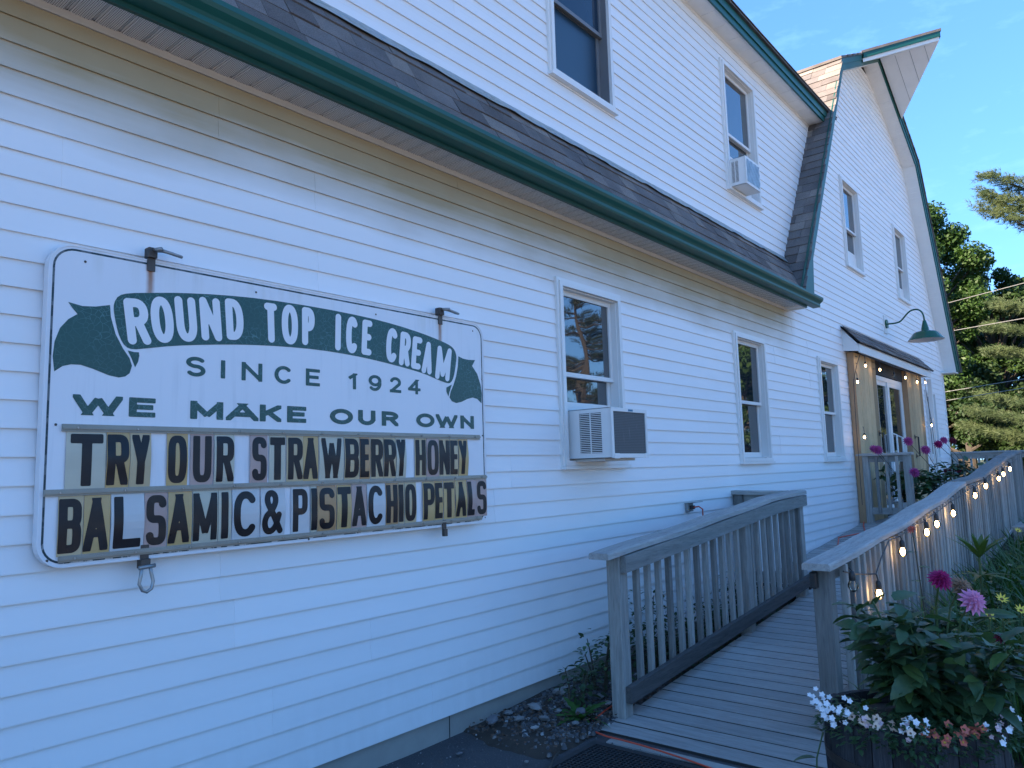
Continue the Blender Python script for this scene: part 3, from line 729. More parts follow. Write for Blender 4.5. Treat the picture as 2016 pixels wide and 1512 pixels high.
# door number painted on the left planks
# sliding glass doors
dr = MB(); frame(dr, 12.60, 14.32, -.84, 1.33, .06, -.02, .05, wt=.07); dr.box(13.30, 13.40, -.02, .05, -.78, 1.26)
gd = dr.build('glass_door', M['trim'], barn)
subp('sash', (lambda m: (frame(m, 12.66, 13.34, -.78, 1.26, .07, .0, .03), m)[1])(MB()), M['sash'], gd)
subp('sash', (lambda m: (frame(m, 13.37, 14.26, -.78, 1.26, .07, -.015, .02), m)[1])(MB()), M['sash'], gd)
subp('pane', MB().box(12.73, 13.27, .015, .018, -.71, 1.19), M['window_glass'], gd)
subp('pane', MB().box(13.44, 14.19, .0, .003, -.71, 1.19), M['window_glass'], gd)
subp('handle', MB().tube([(13.42, -.02, .06), (13.42, -.07, .08), (13.42, -.07, .40), (13.42, -.02, .42)], .014, 8), M['trim'], gd)
subp('handle', MB().tube([(13.72, -.02, .02), (13.70, -.09, .05), (13.70, -.09, .36), (13.72, -.02, .39)], .016, 8), M['trim'], gd)
MB().box(12.3, 12.60, -.02, .02, -.86, 1.34).box(14.32, 14.6, -.02, .02, -.86, 1.34).build('door_surround', M['cedar_edge'], barn)
MB().box(11.2, 15.5, .3, .31, -.9, 1.6).build('inner_wall', M['interior'], barn)

# ------------------------------------------------------------------ gooseneck barn lamp
lamp = thing('barn_lamp', 'green gooseneck barn lamp with wide metal shade above the door awning', 'lamp', (13.56, 0, 2.25))
MB().box(13.44, 13.62, -.03, -.006, 2.10, 2.40).build('mounting_block', M['trim'], lamp)
MB().add(*(lambda n: ([(13.53+.075*math.cos(2*PI*k/n), y, 2.26+.075*math.sin(2*PI*k/n)) for y in (-.03, -.055) for k in range(n)], [(k, (k+1)%n, n+(k+1)%n, n+k) for k in range(n)]+[tuple(range(n, 2*n))]))(20)).build('wall_plate', M['lamp_green'], lamp)
pts = []
def bez(p0, p1, p2, p3, n=8): return [tuple((1-t)**3*a+3*(1-t)**2*t*b_+3*(1-t)*t*t*c_+t**3*d for a, b_, c_, d in zip(p0, p1, p2, p3)) for t in [i/n for i in range(n)]]
X = 13.55
pts = bez((X,-.05,2.26), (X,-.14,2.26), (X,-.20,2.25), (X,-.25,2.28))+bez((X,-.25,2.28), (X,-.33,2.34), (X,-.36,2.43), (X,-.46,2.44))+bez((X,-.46,2.44), (X,-.56,2.45), (X,-.60,2.36), (X,-.60,2.26))+[(X,-.60,2.24)]
MB().tube(pts, .013, 10).build('gooseneck', M['lamp_green'], lamp, smooth=True)
o = (X, -.60, 1.99)
MB().lathe([(.0,.25), (.022,.25), (.03,.22), (.045,.16), (.055,.12), (.058,.085), (.10,.07), (.105,.062), (.062,.06)], o, 28).build('neck_cap', M['lamp_green'], lamp, smooth=True)
MB().lathe([(.06,.070), (.15,.060), (.178,.044), (.262,-.066), (.266,-.074)], o, 40).build('lamp_shade', M['lamp_green'], lamp, smooth=False)
MB().lathe([(.0,.045), (.14,.045), (.17,.032), (.256,-.070), (.266,-.075)], o, 40).build('reflector', M['white_inner'], lamp, smooth=True)

# ------------------------------------------------------------------ string lights
def S14(r=.030): return [(.0, -.062), (.010, -.060), (.021, -.050), (.0295, -.032), (.030, -.020), (.024, -.004), (.015, .010), (.013, .014)]
gm = MB().lathe(S14(), n=14).mesh('bulb', M['clear_bulb'], True)
glm = MB().lathe([(.0, -.050), (.008, -.048), (.014, -.038), (.017, -.026), (.014, -.010), (.006, .002), (0, .004)], n=10).mesh('filament', M['filament'], True)
smm = MB().lathe([(.0, .062), (.011, .060), (.015, .050), (.018, .044), (.0185, .012), (.016, .004), (0, .003)], n=12).mesh('socket', M['black_metal'], True)
def bulb(root, p, lit=True, s=.88, drop=.0):
    for nm, me in (('socket', smm), ('bulb', gm))+((('filament', glm),) if lit else ()):
        if nm == 'socket': so_ = link(nm, me, root, local=1); so_.location = Vector(p)-Vector(root.location); so_.scale = (s, s, s); continue
        o = bpy.data.objects.new(nm, me); C.objects.link(o); o.parent = so_
rail_l = thing('string_lights', 'string of clear lit bulbs hanging under the cap of the long right ramp railing', 'string lights', (4.2, -1.83, -.55))
ws = [(4.18,-1.81,-.575), (4.30,-1.82,-.60), (4.52,-1.83,-.63), (4.68,-1.84,-.645), (4.85,-1.83,-.58), (5.10,-1.82,-.50), (5.28,-1.83,-.49), (5.5,-1.82,-.485), (5.75,-1.82,-.46), (6.05,-1.83,-.45), (6.4,-1.83,-.42), (6.8,-1.83,-.39), (7.1,-1.83,-.36), (7.5,-1.83,-.34), (7.9,-1.83,-.31), (8.2,-1.83,-.285), (8.9,-1.83,-.26), (9.4,-1.83,-.23), (9.9,-1.83,-.19), (10.5,-1.83,-.14), (10.9,-1.83,-.10), (12, -1.83, -.03)]
MB().tube(ws, .0045, 6).build('wire', M['black_metal'], rail_l)
for (x, z, lit) in ((4.075,-.625,0), (4.673,-.735,1), (5.296,-.562,1), (6.038,-.50,1), (6.401,-.468,1), (7.081,-.43,1), (8.222,-.335,1), (8.908,-.272,1), (9.873,-.222,1), (10.289,-.182,1), (10.906,-.132,1)):
    zc = None
    bulb(rail_l, (x if x > 4.1 else 4.19, -1.85, z), lit)
    # pigtail from socket up to the wire
    zw = np.interp(x, [q[0] for q in ws], [q[2] for q in ws])
    xx = x if x > 4.1 else 4.19
    MB().tube([(xx, -1.85, z+.055), (xx-.004, -1.845, (z+.055+zw)/2+.01), (xx, -1.835, max(zw, z+.07))], .004, 6).build('pigtail', M['black_metal'], rail_l)
dl = thing('string_lights', 'string of small bulbs draped round the plank door under the awning', 'string lights', (11.2, -.2, 1.5))
ds = [(10.9,-.13,-.6), (10.95,-.12,.2), (10.95,-.12,.45), (11.0,-.12,1.1), (11.03,-.18,1.35), (11.1,-.215,1.49), (11.6,-.215,1.47), (12.1,-.215,1.48), (12.9,-.215,1.47), (13.7,-.215,1.47), (14.5,-.215,1.46), (15.2,-.215,1.45), (15.25,-.22,1.1), (15.4,-.23,.72), (15.6,-.22,-.2)]
MB().tube(ds, .0045, 6).build('wire', M['black_metal'], dl)
for (x, z, lit) in ((11.25,1.345,1), (12.03,1.355,1), (12.874,1.33,0), (13.634,1.36,1), (14.499,1.352,1), (15.164,1.39,1), (15.383,.62,1), (10.78,1.08,1), (10.90,.33,1)):
    bulb(dl, (x, -.23, z), lit, .72); zw = np.interp(x, [10.9, 11.1, 15.2], [1.5, 1.48, 1.45]) if z > 1.2 else z+.13
    MB().tube([(x, -.23, z+.055), (x+.01, -.225, (z+zw)/2+.03), (x+.02, -.215, zw)], .004, 6).build('pigtail', M['black_metal'], dl)

# ------------------------------------------------------------------ sign
SY = -.06
sign = thing('changeable_sign', 'large white rounded sign with green ribbon and two rows of changeable letters on the wall', 'sign', (2.16, 0, -.30))
def rrect(x0, x1, z0, z1, r, n=8):
    out = []
    for cx, cz, a in ((x1-r, z1-r, 0), (x0+r, z1-r, 90), (x0+r, z0+r, 180), (x1-r, z0+r, 270)):
        out += [(cx+r*math.cos(math.radians(a+90*i/n)), cz+r*math.sin(math.radians(a+90*i/n))) for i in range(n+1)]
    return out
sx0, sx1, sz0, sz1 = .975, 3.348, -.300, .888
MB().prism(rrect(sx0+.004, sx1-.004, sz0+.004, sz1-.004, .086), 'y', SY, -.02).build('panel', M['sign_white'], sign)
def ring(o_, i_, ya, yb):
    n = len(o_); mb = MB(); vs = [(x, ya, z) for x, z in o_]+[(x, ya, z) for x, z in i_]+[(x, yb, z) for x, z in o_]+[(x, yb, z) for x, z in i_]; fs = []
    for k in range(n):
        j = (k+1) % n; fs += [(k, j, n+j, n+k), (2*n+k, 3*n+k, 3*n+j, 2*n+j), (k, 2*n+k, 2*n+j, j), (n+k, n+j, 3*n+j, 3*n+k)]
    return mb.add(vs, fs)
ring(rrect(sx0, sx1, sz0, sz1, .09), rrect(sx0+.005, sx1-.005, sz0+.005, sz1-.005, .085), SY-.0025, -.018).build('edge_trim', M['sign_white'], sign)
ring(rrect(sx0+.014, sx1-.014, sz0+.014, sz1-.014, .076), rrect(sx0+.0215, sx1-.0215, sz0+.0215, sz1-.0215, .0685), SY-.0008, SY+.001).build('border_line', M['sign_line'], sign)
# glyph rasteriser: union of strokes -> clean flat outline
def arc(cx, cy, rx, ry, a0, a1, e=2, n=18):
    out = []
    for i in range(n+1):
        a = math.radians(a0+(a1-a0)*i/n); c_, s_ = math.cos(a), math.sin(a); p = 2/e
        out.append((cx+rx*math.copysign(abs(c_)**p, c_), cy+ry*math.copysign(abs(s_)**p, s_)))
    return ('C', out)
def Ln(*p): return ('L', [tuple(q) for q in p])
def spl(pts, n=7):
    P = [pts[0]]+pts+[pts[-1]]; out = []
    for i in range(1, len(P)-2):
        for j in range(n):
            t = j/n; out.append(tuple(.5*((2*P[i][k])+(-P[i-1][k]+P[i+1][k])*t+(2*P[i-1][k]-5*P[i][k]+4*P[i+1][k]-P[i+2][k])*t*t+(-P[i-1][k]+3*P[i][k]-3*P[i+1][k]+P[i+2][k])*t**3) for k in (0, 1)))
    return ('C', out+[pts[-1]])
def glyph(ch, e):
    A = arc
    def bowl(y0, y1, xm=.45, xr=1): return [Ln((0, y1), (xm, y1)), A(xm, (y0+y1)/2, xr-xm, (y1-y0)/2, 90, -90, e), Ln((xm, y0), (0, y0))]
    return {
     'A': [Ln((0,0),(.5,1)), Ln((.5,1),(1,0)), Ln((.18,.30),(.82,.30))],
     'B': [Ln((0,0),(0,1))]+bowl(.53, 1)+bowl(0, .53), 'C': [A(.5,.5,.5,.5, 28 if e > 2.5 else 45, 332 if e > 2.5 else 315, e, 30)],
     'D': [Ln((0,0),(0,1))]+bowl(0, 1, .3), 'E': [Ln((0,0),(0,1)), Ln((0,1),(1,1)), Ln((0,.52),(.88,.52)), Ln((0,0),(1,0))],
     'H': [Ln((0,0),(0,1)), Ln((1,0),(1,1)), Ln((0,.5),(1,.5))], 'I': [Ln((.5,0),(.5,1))],
     'K': [Ln((0,0),(0,1)), Ln((0,.36),(1,1)), Ln((.35,.58),(1,0))], 'L': [Ln((0,0),(0,1)), Ln((0,0),(1,0))],
     'M': [Ln((0,0),(0,1)), Ln((0,1),(.5,.12)), Ln((.5,.12),(1,1)), Ln((1,0),(1,1))], 'N': [Ln((0,0),(0,1)), Ln((0,1),(1,0)), Ln((1,0),(1,1))],
     'O': [A(.5,.5,.5,.5, 0, 360, e, 40)], 'P': [Ln((0,0),(0,1))]+bowl(.46, 1), 'R': [Ln((0,0),(0,1))]+bowl(.50, 1)+[Ln((.55,.50),(1,0))],
     'S': [A(.5,.76,.5,.24, 15 if e > 2.5 else 35, 270, e, 24), A(.5,.26,.5,.26, 90, -165 if e > 2.5 else -145, e, 24)],
     'T': [Ln((.5,0),(.5,1)), Ln((0,1),(1,1))], 'U': [Ln((0,.4),(0,1)), A(.5,.4,.5,.4, 180, 360, e, 20), Ln((1,.4),(1,1))],
     'W': [Ln((0,1),(.25,0)), Ln((.25,0),(.5,.92)), Ln((.5,.92),(.75,0)), Ln((.75,0),(1,1))], 'Y': [Ln((0,1),(.5,.45)), Ln((1,1),(.5,.45)), Ln((.5,.45),(.5,0))],
     '1': [Ln((.8,0),(.8,1)), Ln((.8,1),(.1,.72))], '9': [A(.5,.68,.48,.32, 0, 360, 2, 30), A(.45,.5,.53,.5, 20, -130, 2, 20)],
     '2': [A(.5,.70,.48,.30, 160, -35, 2, 20), Ln((.88,.53),(.05,0)), Ln((0,0),(1,0))], '4': [Ln((.74,0),(.74,1)), Ln((.74,1),(0,.28)), Ln((0,.28),(1,.28))],
     '&': [spl([(1,0), (.5,.45), (.18,.75), (.22,.95), (.45,1), (.66,.92), (.66,.75), (.42,.55), (.1,.4), (0,.22), (.12,.04), (.4,0), (.68,.12), (.88,.42)])],
    }[ch]
def glyph_mesh(ch, w_, h_, r, e=2, rnd_=False, n=64):
    """flat mesh (local x,z) of the glyph, outer size w_ x h_, stroke half width r"""
    st = glyph(ch, e); ix, iz = max(w_-2*r, 1e-4), h_-2*r
    pad = .02*h_; cell = h_/n; nx = int((w_+2*pad)/cell)+2; nz = int((h_+2*pad)/cell)+2
    X_, Z_ = np.meshgrid(-pad+cell*np.arange(nx), -pad+cell*np.arange(nz)); D = np.full(X_.shape, 1e3)
    for ty, pts in st:
        q = [(r+x*ix, r+z*iz) for x, z in pts]
        for a, b_ in zip(q[:-1], q[1:]):
            d = np.array([b_[0]-a[0], b_[1]-a[1]]); l = math.hypot(*d)
            if l < 1e-6: continue
            d /= l; px, pz = X_-a[0], Z_-a[1]; t = px*d[0]+pz*d[1]; s_ = np.abs(-px*d[1]+pz*d[0])
            if ty == 'L' and not rnd_:
                ax = abs(d[0]) < .02 or abs(d[1]) < .02
                ea, eb = [(r if ax else (r*2.1 if (pz_ < r+1e-5 or pz_ > h_-r-1e-5) else r*.2)) for pz_ in (a[1], b_[1])]
                tm, hl = (l+eb-ea)/2, (l+ea+eb)/2-r*.25
                k_ = np.maximum(np.abs(t-tm)-hl, s_-r*.75); k2 = np.hypot(np.maximum(np.abs(t-tm)-hl, 0), np.maximum(s_-r*.75, 0)); dd = np.minimum(k_, 0)+k2-r*.25
            else:
                tc_ = np.clip(t, 0, l); dd = np.hypot(px-tc_*d[0], pz-tc_*d[1])-r
            D = np.minimum(D, dd)
    if not rnd_: D = np.maximum(D, np.maximum(np.maximum(-X_, X_-w_), np.maximum(-Z_, Z_-h_)))
    V = []; F = []; cache = {}
    def pt(k, x, z):
        if k not in cache: cache[k] = len(V); V.append((x, z))
        return cache[k]
    gx = lambda i: -pad+cell*i
    for j in range(nz-1):
        i = 0
        while i < nx-1:
            c_ = (D[j,i], D[j,i+1], D[j+1,i+1], D[j+1,i]); ins = [v < 0 for v in c_]
            if all(ins):
                k = i
                while k < nx-1 and D[j,k] < 0 and D[j,k+1] < 0 and D[j+1,k] < 0 and D[j+1,k+1] < 0: k += 1
                F.append((pt(('v',i,j), gx(i), gx(j)), pt(('v',k,j), gx(k), gx(j)), pt(('v',k,j+1), gx(k), gx(j+1)), pt(('v',i,j+1), gx(i), gx(j+1)))); i = k; continue
            if any(ins):
                cs = [(i, j), (i+1, j), (i+1, j+1), (i, j+1)]; poly = []
                for k in range(4):
                    p, q = cs[k], cs[(k+1)%4]; a, b_ = c_[k], c_[(k+1)%4]
                    if a < 0: poly.append(pt(('v', *p), gx(p[0]), gx(p[1])))
                    if (a < 0) != (b_ < 0):
                        t = a/(a-b_); key = ('e', min(p, q), max(p, q)); poly.append(pt(key, gx(p[0])+(gx(q[0])-gx(p[0]))*t, gx(p[1])+(gx(q[1])-gx(p[1]))*t))
                if len(poly) > 2: F.append(tuple(poly))
            i += 1
    return V, F
def text_part(nm, items, r, mat, y, e=2, rnd_=False, tilt=None, n=48, ext=1):
    for it in items:
        mb = MB(); ch, x0, x1, z0, z1 = it[:5]; rr_ = it[5] if len(it) > 5 else r
        w_, h_ = x1-x0, z1-z0; V, F = glyph_mesh(ch, w_/ext, h_, rr_, e, rnd_, n); V = [(a*ext, b_) for a, b_ in V]
        k = 0 if tilt is None else tilt(x0+w_/2)
        cx, cz = w_/2, h_/2
        mb.add([(x0+cx+(vx_-cx)+k*(vz_-cz), y, z0+cz+(vz_-cz)-.6*k*(vx_-cx)) for vx_, vz_ in V], F)
        mb.build(nm, mat, sign)
# ribbon shapes
def flat(nm, poly, y, mat):
    return MB().prism(poly, 'y', y, y+.0006).build(nm, mat, sign)
def smooth_closed(p, it=2):
    for _ in range(it):
        q = []
        for i in range(len(p)):
            a, b_ = p[i], p[(i+1) % len(p)]; q += [(a[0]*.75+b_[0]*.25, a[1]*.75+b_[1]*.25), (a[0]*.25+b_[0]*.75, a[1]*.25+b_[1]*.75)]
        p = q
    return p
mt = [(1.206,.657), (1.206,.690), (1.222,.722), (1.262,.738), (1.341,.752), (1.465,.773), (1.652,.795), (1.85,.809), (2.15,.815), (2.45,.809), (2.65,.795), (2.835,.773), (2.96,.752), (3.04,.735), (3.085,.718), (3.108,.690), (3.112,.657), (3.100,.600), (3.085,.545), (3.062,.512), (3.035,.505), (2.96,.520), (2.855,.547), (2.70,.568), (2.53,.587), (2.35,.601), (2.15,.607), (1.95,.601), (1.77,.589), (1.601,.570), (1.445,.548), (1.34,.526), (1.282,.514), (1.254,.522), (1.232,.555), (1.218,.600)]
flat('ribbon', smooth_closed(mt, 1), SY-.0012, M['sign_green'])
bl = [(1.045,.668), (1.094,.660), (1.14,.665), (1.192,.679), (1.197,.632), (1.216,.568), (1.245,.515), (1.271,.479), (1.281,.450), (1.273,.420), (1.257,.406), (1.233,.400), (1.195,.406), (1.138,.426), (1.096,.437), (1.063,.436), (1.035,.427), (1.008,.405), (1.001,.461), (1.005,.515), (1.021,.567), (1.048,.604), (1.078,.627), (1.059,.649)]
flat('ribbon_tail', bl, SY-.0012, M['sign_green'])
flat('ribbon_fold', [(1.263,.509), (1.287,.505), (1.306,.506), (1.308,.492), (1.304,.468), (1.293,.445), (1.278,.480)], SY-.0012, M['sign_green'])
flat('ribbon_tail', [(3.128,.672), (3.166,.662), (3.213,.659), (3.271,.663), (3.244,.625), (3.288,.580), (3.316,.515), (3.324,.462), (3.320,.405), (3.283,.430), (3.244,.436), (3.196,.425), (3.148,.406), (3.102,.396), (3.066,.405), (3.048,.426), (3.058,.459), (3.082,.499), (3.106,.552), (3.122,.612)], SY-.0012, M['sign_green'])
flat('ribbon_fold', [(3.068,.501), (3.024,.481), (3.024,.457), (3.039,.431), (3.049,.458)], SY-.0012, M['sign_green'])
CUR = [('R',1.251,1.342,.537,.719), ('O',1.349,1.440,.555,.743), ('U',1.450,1.539,.571,.759), ('N',1.555,1.648,.587,.773), ('D',1.670,1.754,.603,.785), ('T',1.859,1.925,.612,.795), ('O',1.948,2.036,.615,.803), ('P',2.058,2.130,.621,.805), ('I',2.250,2.286,.615,.800), ('C',2.317,2.392,.610,.798), ('E',2.417,2.482,.610,.794), ('C',2.579,2.658,.588,.773), ('R',2.673,2.750,.577,.763), ('E',2.761,2.832,.567,.748), ('A',2.840,2.917,.547,.730), ('M',2.946,3.060,.521,.714)]
text_part('painted_letter', CUR, .0170, M['letter_white'], SY-.0022, 2.3, True, tilt=lambda x: (x-2.15)*.17, n=60)
STR = [('S',1.498,1.583,.428,.511), ('I',1.651,1.673,.429,.508), ('N',1.749,1.851,.428,.510), ('C',1.913,2.009,.427,.510), ('E',2.081,2.161,.428,.510), ('1',2.322,2.388,.428,.509), ('9',2.458,2.546,.428,.511), ('2',2.601,2.681,.428,.511), ('4',2.730,2.822,.428,.509)]
text_part('painted_letter', STR, .0078, M['sign_green'], SY-.0012, 2, ext=1.3)
STR = [('W',1.073,1.251), ('E',1.274,1.377), ('M',1.520,1.666), ('A',1.678,1.834), ('K',1.840,1.950), ('E',1.980,2.084), ('O',2.219,2.359), ('U',2.391,2.503), ('R',2.544,2.658), ('O',2.787,2.925), ('W',2.935,3.110), ('N',3.133,3.249)]
text_part('painted_letter', [(c_, a, b_, .250, .326) for c_, a, b_ in STR], .0098, M['sign_green'], SY-.0012, 2, ext=1.55)
# letter tracks
for (x0, x1, z0, z1) in ((1.040, 3.290, .188, .215), (.989, 3.340, -.045, -.021), (1.045, 3.292, -.281, -.258)):
    tr = MB().box(x0, x1, SY-.009, SY-.0002, z0, z1).build('letter_track', M['rail_clear'], sign)
    zc = (z0+z1)/2
    subp('lip', MB().box(x0, x1, SY-.015, SY-.009, zc-.0045, zc+.0045), M['rail_clear'], tr)
    mb = MB()
    for k in range(11):
        x = x0+.05+(x1-x0-.1)*k/10; mb.lathe([(0, 0), (.004, 0), (.004, .003)], (0, 0, 0), 6); 
        mb.v[-18:] = [(x+a, SY-.0165-c_, zc+b_) for a, b_, c_ in mb.v[-18:]]
    stuff(subp('screws', mb, M['metal'], tr))
# changeable letters
R1 = [('T',1.055,1.194,1.07,1.183),('R',1.194,1.28,1.197,1.276),('Y',1.28,1.362,1.288,1.355),('O',1.424,1.512,1.429,1.506),('U',1.522,1.622,1.534,1.614),('R',1.624,1.717,1.634,1.714),('S',1.791,1.879,1.801,1.873),('T',1.886,1.971,1.891,1.968),('R',1.974,2.064,1.983,2.061),('A',2.064,2.15,2.066,2.146),('W',2.153,2.296,2.166,2.284),('B',2.299,2.393,2.304,2.388),('E',2.395,2.462,2.397,2.453),('R',2.466,2.55,2.469,2.547),('R',2.55,2.632,2.552,2.631),('Y',2.632,2.703,2.636,2.699),('H',2.768,2.853,2.774,2.849),('O',2.855,2.95,2.860,2.946),('N',2.952,3.036,2.955,3.034),('E',3.038,3.102,3.040,3.098),('Y',3.104,3.186,3.108,3.176)]
R2 = [('B',1.037,1.123,1.04,1.117),('A',1.123,1.217,1.124,1.210),('L',1.217,1.341,1.228,1.329),('S',1.342,1.432,1.35,1.429),('A',1.434,1.534,1.436,1.523),('M',1.536,1.646,1.538,1.641),('I',1.647,1.707,1.660,1.693),('C',1.709,1.839,1.715,1.83),('&',1.845,1.969,1.852,1.957),('P',2.001,2.102,2.01,2.09),('I',2.104,2.14,2.108,2.138),('S',2.141,2.25,2.152,2.239),('T',2.253,2.342,2.258,2.338),('A',2.343,2.437,2.347,2.434),('C',2.439,2.559,2.443,2.547),('H',2.561,2.647,2.565,2.641),('I',2.649,2.689,2.653,2.681),('O',2.691,2.775,2.693,2.771),('P',2.82,2.91,2.826,2.907),('E',2.912,2.975,2.914,2.971),('T',2.980,3.069,2.984,3.064),('A',3.071,3.169,3.077,3.160),('L',3.171,3.247,3.173,3.230),('S',3.249,3.343,3.256,3.338)]
col1 = 'clear amber tan amber pink clear pink clear tan amber clear tan rust tan tan clear tan pink tan tan amber'.split()
col2 = 'tan amber white pink amber clear clear white white white clear rust amber pink white rust tan tan amber amber amber amber pink pink'.split()
gcache = {}
for row, cols, z0, z1 in ((R1, col1, -.018, .186), (R2, col2, -.256, -.050)):
    for (ch, a, b_, la, lb), cn in zip(row, cols):
        amp = rnd.uniform(.001, .010); ph = rnd.uniform(-.4, .4); rk_ = rnd.uniform(-.02, .02)
        zb, zt_ = z0-.004, z1+.004
        def yb(x, z): t = (z-zb)/(zt_-zb); return SY-.004-amp*math.sin(PI*t)*(1+ph*math.cos(PI*2*t))-rk_*(x-(a+b_)/2)*math.sin(PI*t)
        mb = MB(); n = 8
        for i in range(n+1):
            z = zb+(zt_-zb)*i/n; mb.v += [(a+.001, yb(a, z), z), (b_-.001, yb(b_, z), z), (a+.001, yb(a, z)+.001, z), (b_-.001, yb(b_, z)+.001, z)]
        for i in range(n): k = 4*i; mb.f += [(k, k+1, k+5, k+4), (k+2, k+6, k+7, k+3), (k, k+4, k+6, k+2), (k+1, k+3, k+7, k+5)]
        cd_ = mb.build('letter_card', M['card_'+cn], sign, smooth=False)
        thick = {'T': .0175, 'L': .0170, 'I': .0160, '&': .0140, 'C': .0160, 'M': .0135, 'W': .0130}.get(ch, .0148)
        if ch == 'I': la, lb = (la+lb)/2-thick, (la+lb)/2+thick
        e_ = 2.3 if (ch == 'C') else 3.6
        V, F = glyph_mesh(ch, lb-la, z1-z0-.012, thick, e_, False, 56)
        g = MB(); g.add([(la+x, yb(la+x, z0+.006+z)-.0009, z0+.006+z) for x, z in V], F); subp('letter', g, M['letter_black'], cd_)
# rivets
b = MB()
for x, z in ((1.098,.832), (1.815,.834), (2.51,.832), (3.255,.838), (1.02,.212), (3.32,.212), (1.01,-.27), (2.1,-.29), (3.327,.55), (3.327,-.27)):
    b.add([(x+.005*math.cos(k*PI/4), SY-.002, z+.005*math.sin(k*PI/4)) for k in range(8)]+[(x, SY-.004, z)], [(k, (k+1)%8, 8) for k in range(8)])
stuff(b.build('rivets', M['hoop'], sign))
# brackets with shackles
def shackle(x, z, up):
    s_ = 1 if up else -1
    br = MB().bbox(x-.016, x+.016, SY-.007, SY-.001, z-s_*.045 if up else z-.012, z+.012 if up else z+.045, .001).bbox(x-.018, x+.018, SY-.02, SY+.02, (z+.008) if up else (z-.045), (z+.05) if up else (z-.008), .002).build('bracket', M['hoop'], sign)
    if up:
        pts = [(x+.012, SY+.010, z+.046), (x+.05, SY+.004, z+.050), (x+.085, SY-.002, z+.046), (x+.108, SY-.022, z+.034), (x+.10, SY-.052, z+.024), (x+.06, SY-.062, z+.026), (x+.012, SY-.056, z+.034)]
        sh = MB().tube(pts, .007, 8)
        sh.tube([(x+.008, SY+.018, z+.047), (x+.008, SY-.07, z+.034)], .009, 8)
    else:
        pts = [(x-.016, SY-.02, z-.035), (x-.020, SY-.022, z-.07), (x-.026, SY-.024, z-.10), (x-.014, SY-.026, z-.125), (x+.003, SY-.026, z-.132), (x+.020, SY-.026, z-.122), (x+.027, SY-.024, z-.095), (x+.020, SY-.022, z-.065), (x+.016, SY-.02, z-.035)]
        sh = MB().tube(pts, .007, 8); sh.tube([(x-.028, SY-.022, z-.04), (x+.034, SY-.022, z-.036)], .008, 8)
    o = sh.build('shackle', M['galv'], None, smooth=True); o.parent = br
shackle(1.343, .886, True); shackle(2.981, .886, True); shackle(1.348, -.290, False)
MB().bbox(2.966, 2.996, SY-.01, SY-.002, -.345, -.262, .001).bbox(2.968, 2.994, SY-.022, SY+.0, -.35, -.31, .002).build('bracket', M['hoop'], sign)

# ------------------------------------------------------------------ air conditioners
def ac_unit(x0, x1, z0, z1, d, y, label, foil):
    t = thing('air_conditioner', label, 'air conditioner', (x0, y, z0), 'window air conditioners')
    w_ = .004
    MB().bbox(x0+.03, x1-.03, y-d+.02, y+.05, z0+.01, z1-.01, .01).build('body', M['grey_plastic'] if not foil else M['grey_plastic'], t)
    # sheet-metal side panel split round the grille area
    ya, yb_ = y-d+.07, y-.11 if not foil else y-.06
    g0, g1 = z0+.035, z1-.03
    sp = MB().box(x0, x0+w_, y-d, ya, z0, z1).box(x0, x0+w_, yb_, y+.02, z0, z1).box(x0, x0+w_, ya, yb_, g1, z1).box(x0, x0+w_, ya, yb_, z0, g0).box(x0, x1, y-d, y+.02, z1-w_, z1).box(x0, x1, y-d, y+.02, z0, z0+w_).box(x1-w_, x1, y-d, y+.02, z0+w_, z1-w_)
    sp.box(x0-.0005, x0+w_, (ya+yb_)/2-.004, (ya+yb_)/2+.004, g0, g1); sh = sp.build('cabinet', M['white_plastic'], t)
    mb = MB(); n = 22 if not foil else 18
    for i in range(n):
        z = g0+(g1-g0)*(i+.2)/n; mb.box(x0-.001, x0+w_, ya, yb_, z, z+(g1-g0)/n*.42)
    mb.build('louver', M['white_plastic'], t)
    MB().box(x0+.02, x0+.025, ya, yb_, g0, g1).build('grille_void', M['interior'], t)
    # rear face frame + coil
    fr = MB(); yF = y-d
    fr.box(x0, x0+.025, yF-.012, yF+.002, z0, z1); fr.box(x1-.022, x1, yF-.012, yF+.002, z0, z1); fr.box(x0+.025, x1-.022, yF-.012, yF+.002, z1-.025, z1); fr.box(x0+.025, x1-.022, yF-.012, yF+.002, z0, z0+.028); fr.build('rear_frame', M['white_plastic'], t)
    if foil:
        fo = MB(); V, Q = grid(x0+.02, x1-.02, 0, 1, 16, 12, lambda x, y_: 0)
        fo.add([(p[0], yF-.013-.004*math.sin(p[0]*61+p[1]*17), z0+.025+(z1-z0-.05)*p[1]) for p in V], Q); fo.build('foil_cover', M['galv'], t, smooth=True)
    else:
        MB().box(x0+.025, x1-.022, yF-.004, yF+.001, z0+.028, z1-.025).build('coil', M['coil'], t)
        MB().box(x0+.22, x0+.28, yF-.0135, yF-.0122, z1-.020, z1-.006).build('badge', M['badge'], t)
        MB().box(x0+.02, x0+.08, yF-.016, yF-.0122, z0-.004, z0+.03).box(x1-.055, x1-.003, yF-.016, yF-.0122, z0-.004, z0+.03).build('corner_bracket', M['trim'], t)
        MB().box(x0+.03, x1-.05, y-d*.8, y-.02, z0-.018, z0-.001).build('drain_pan', M['soffit_dirty'], t)
    return t
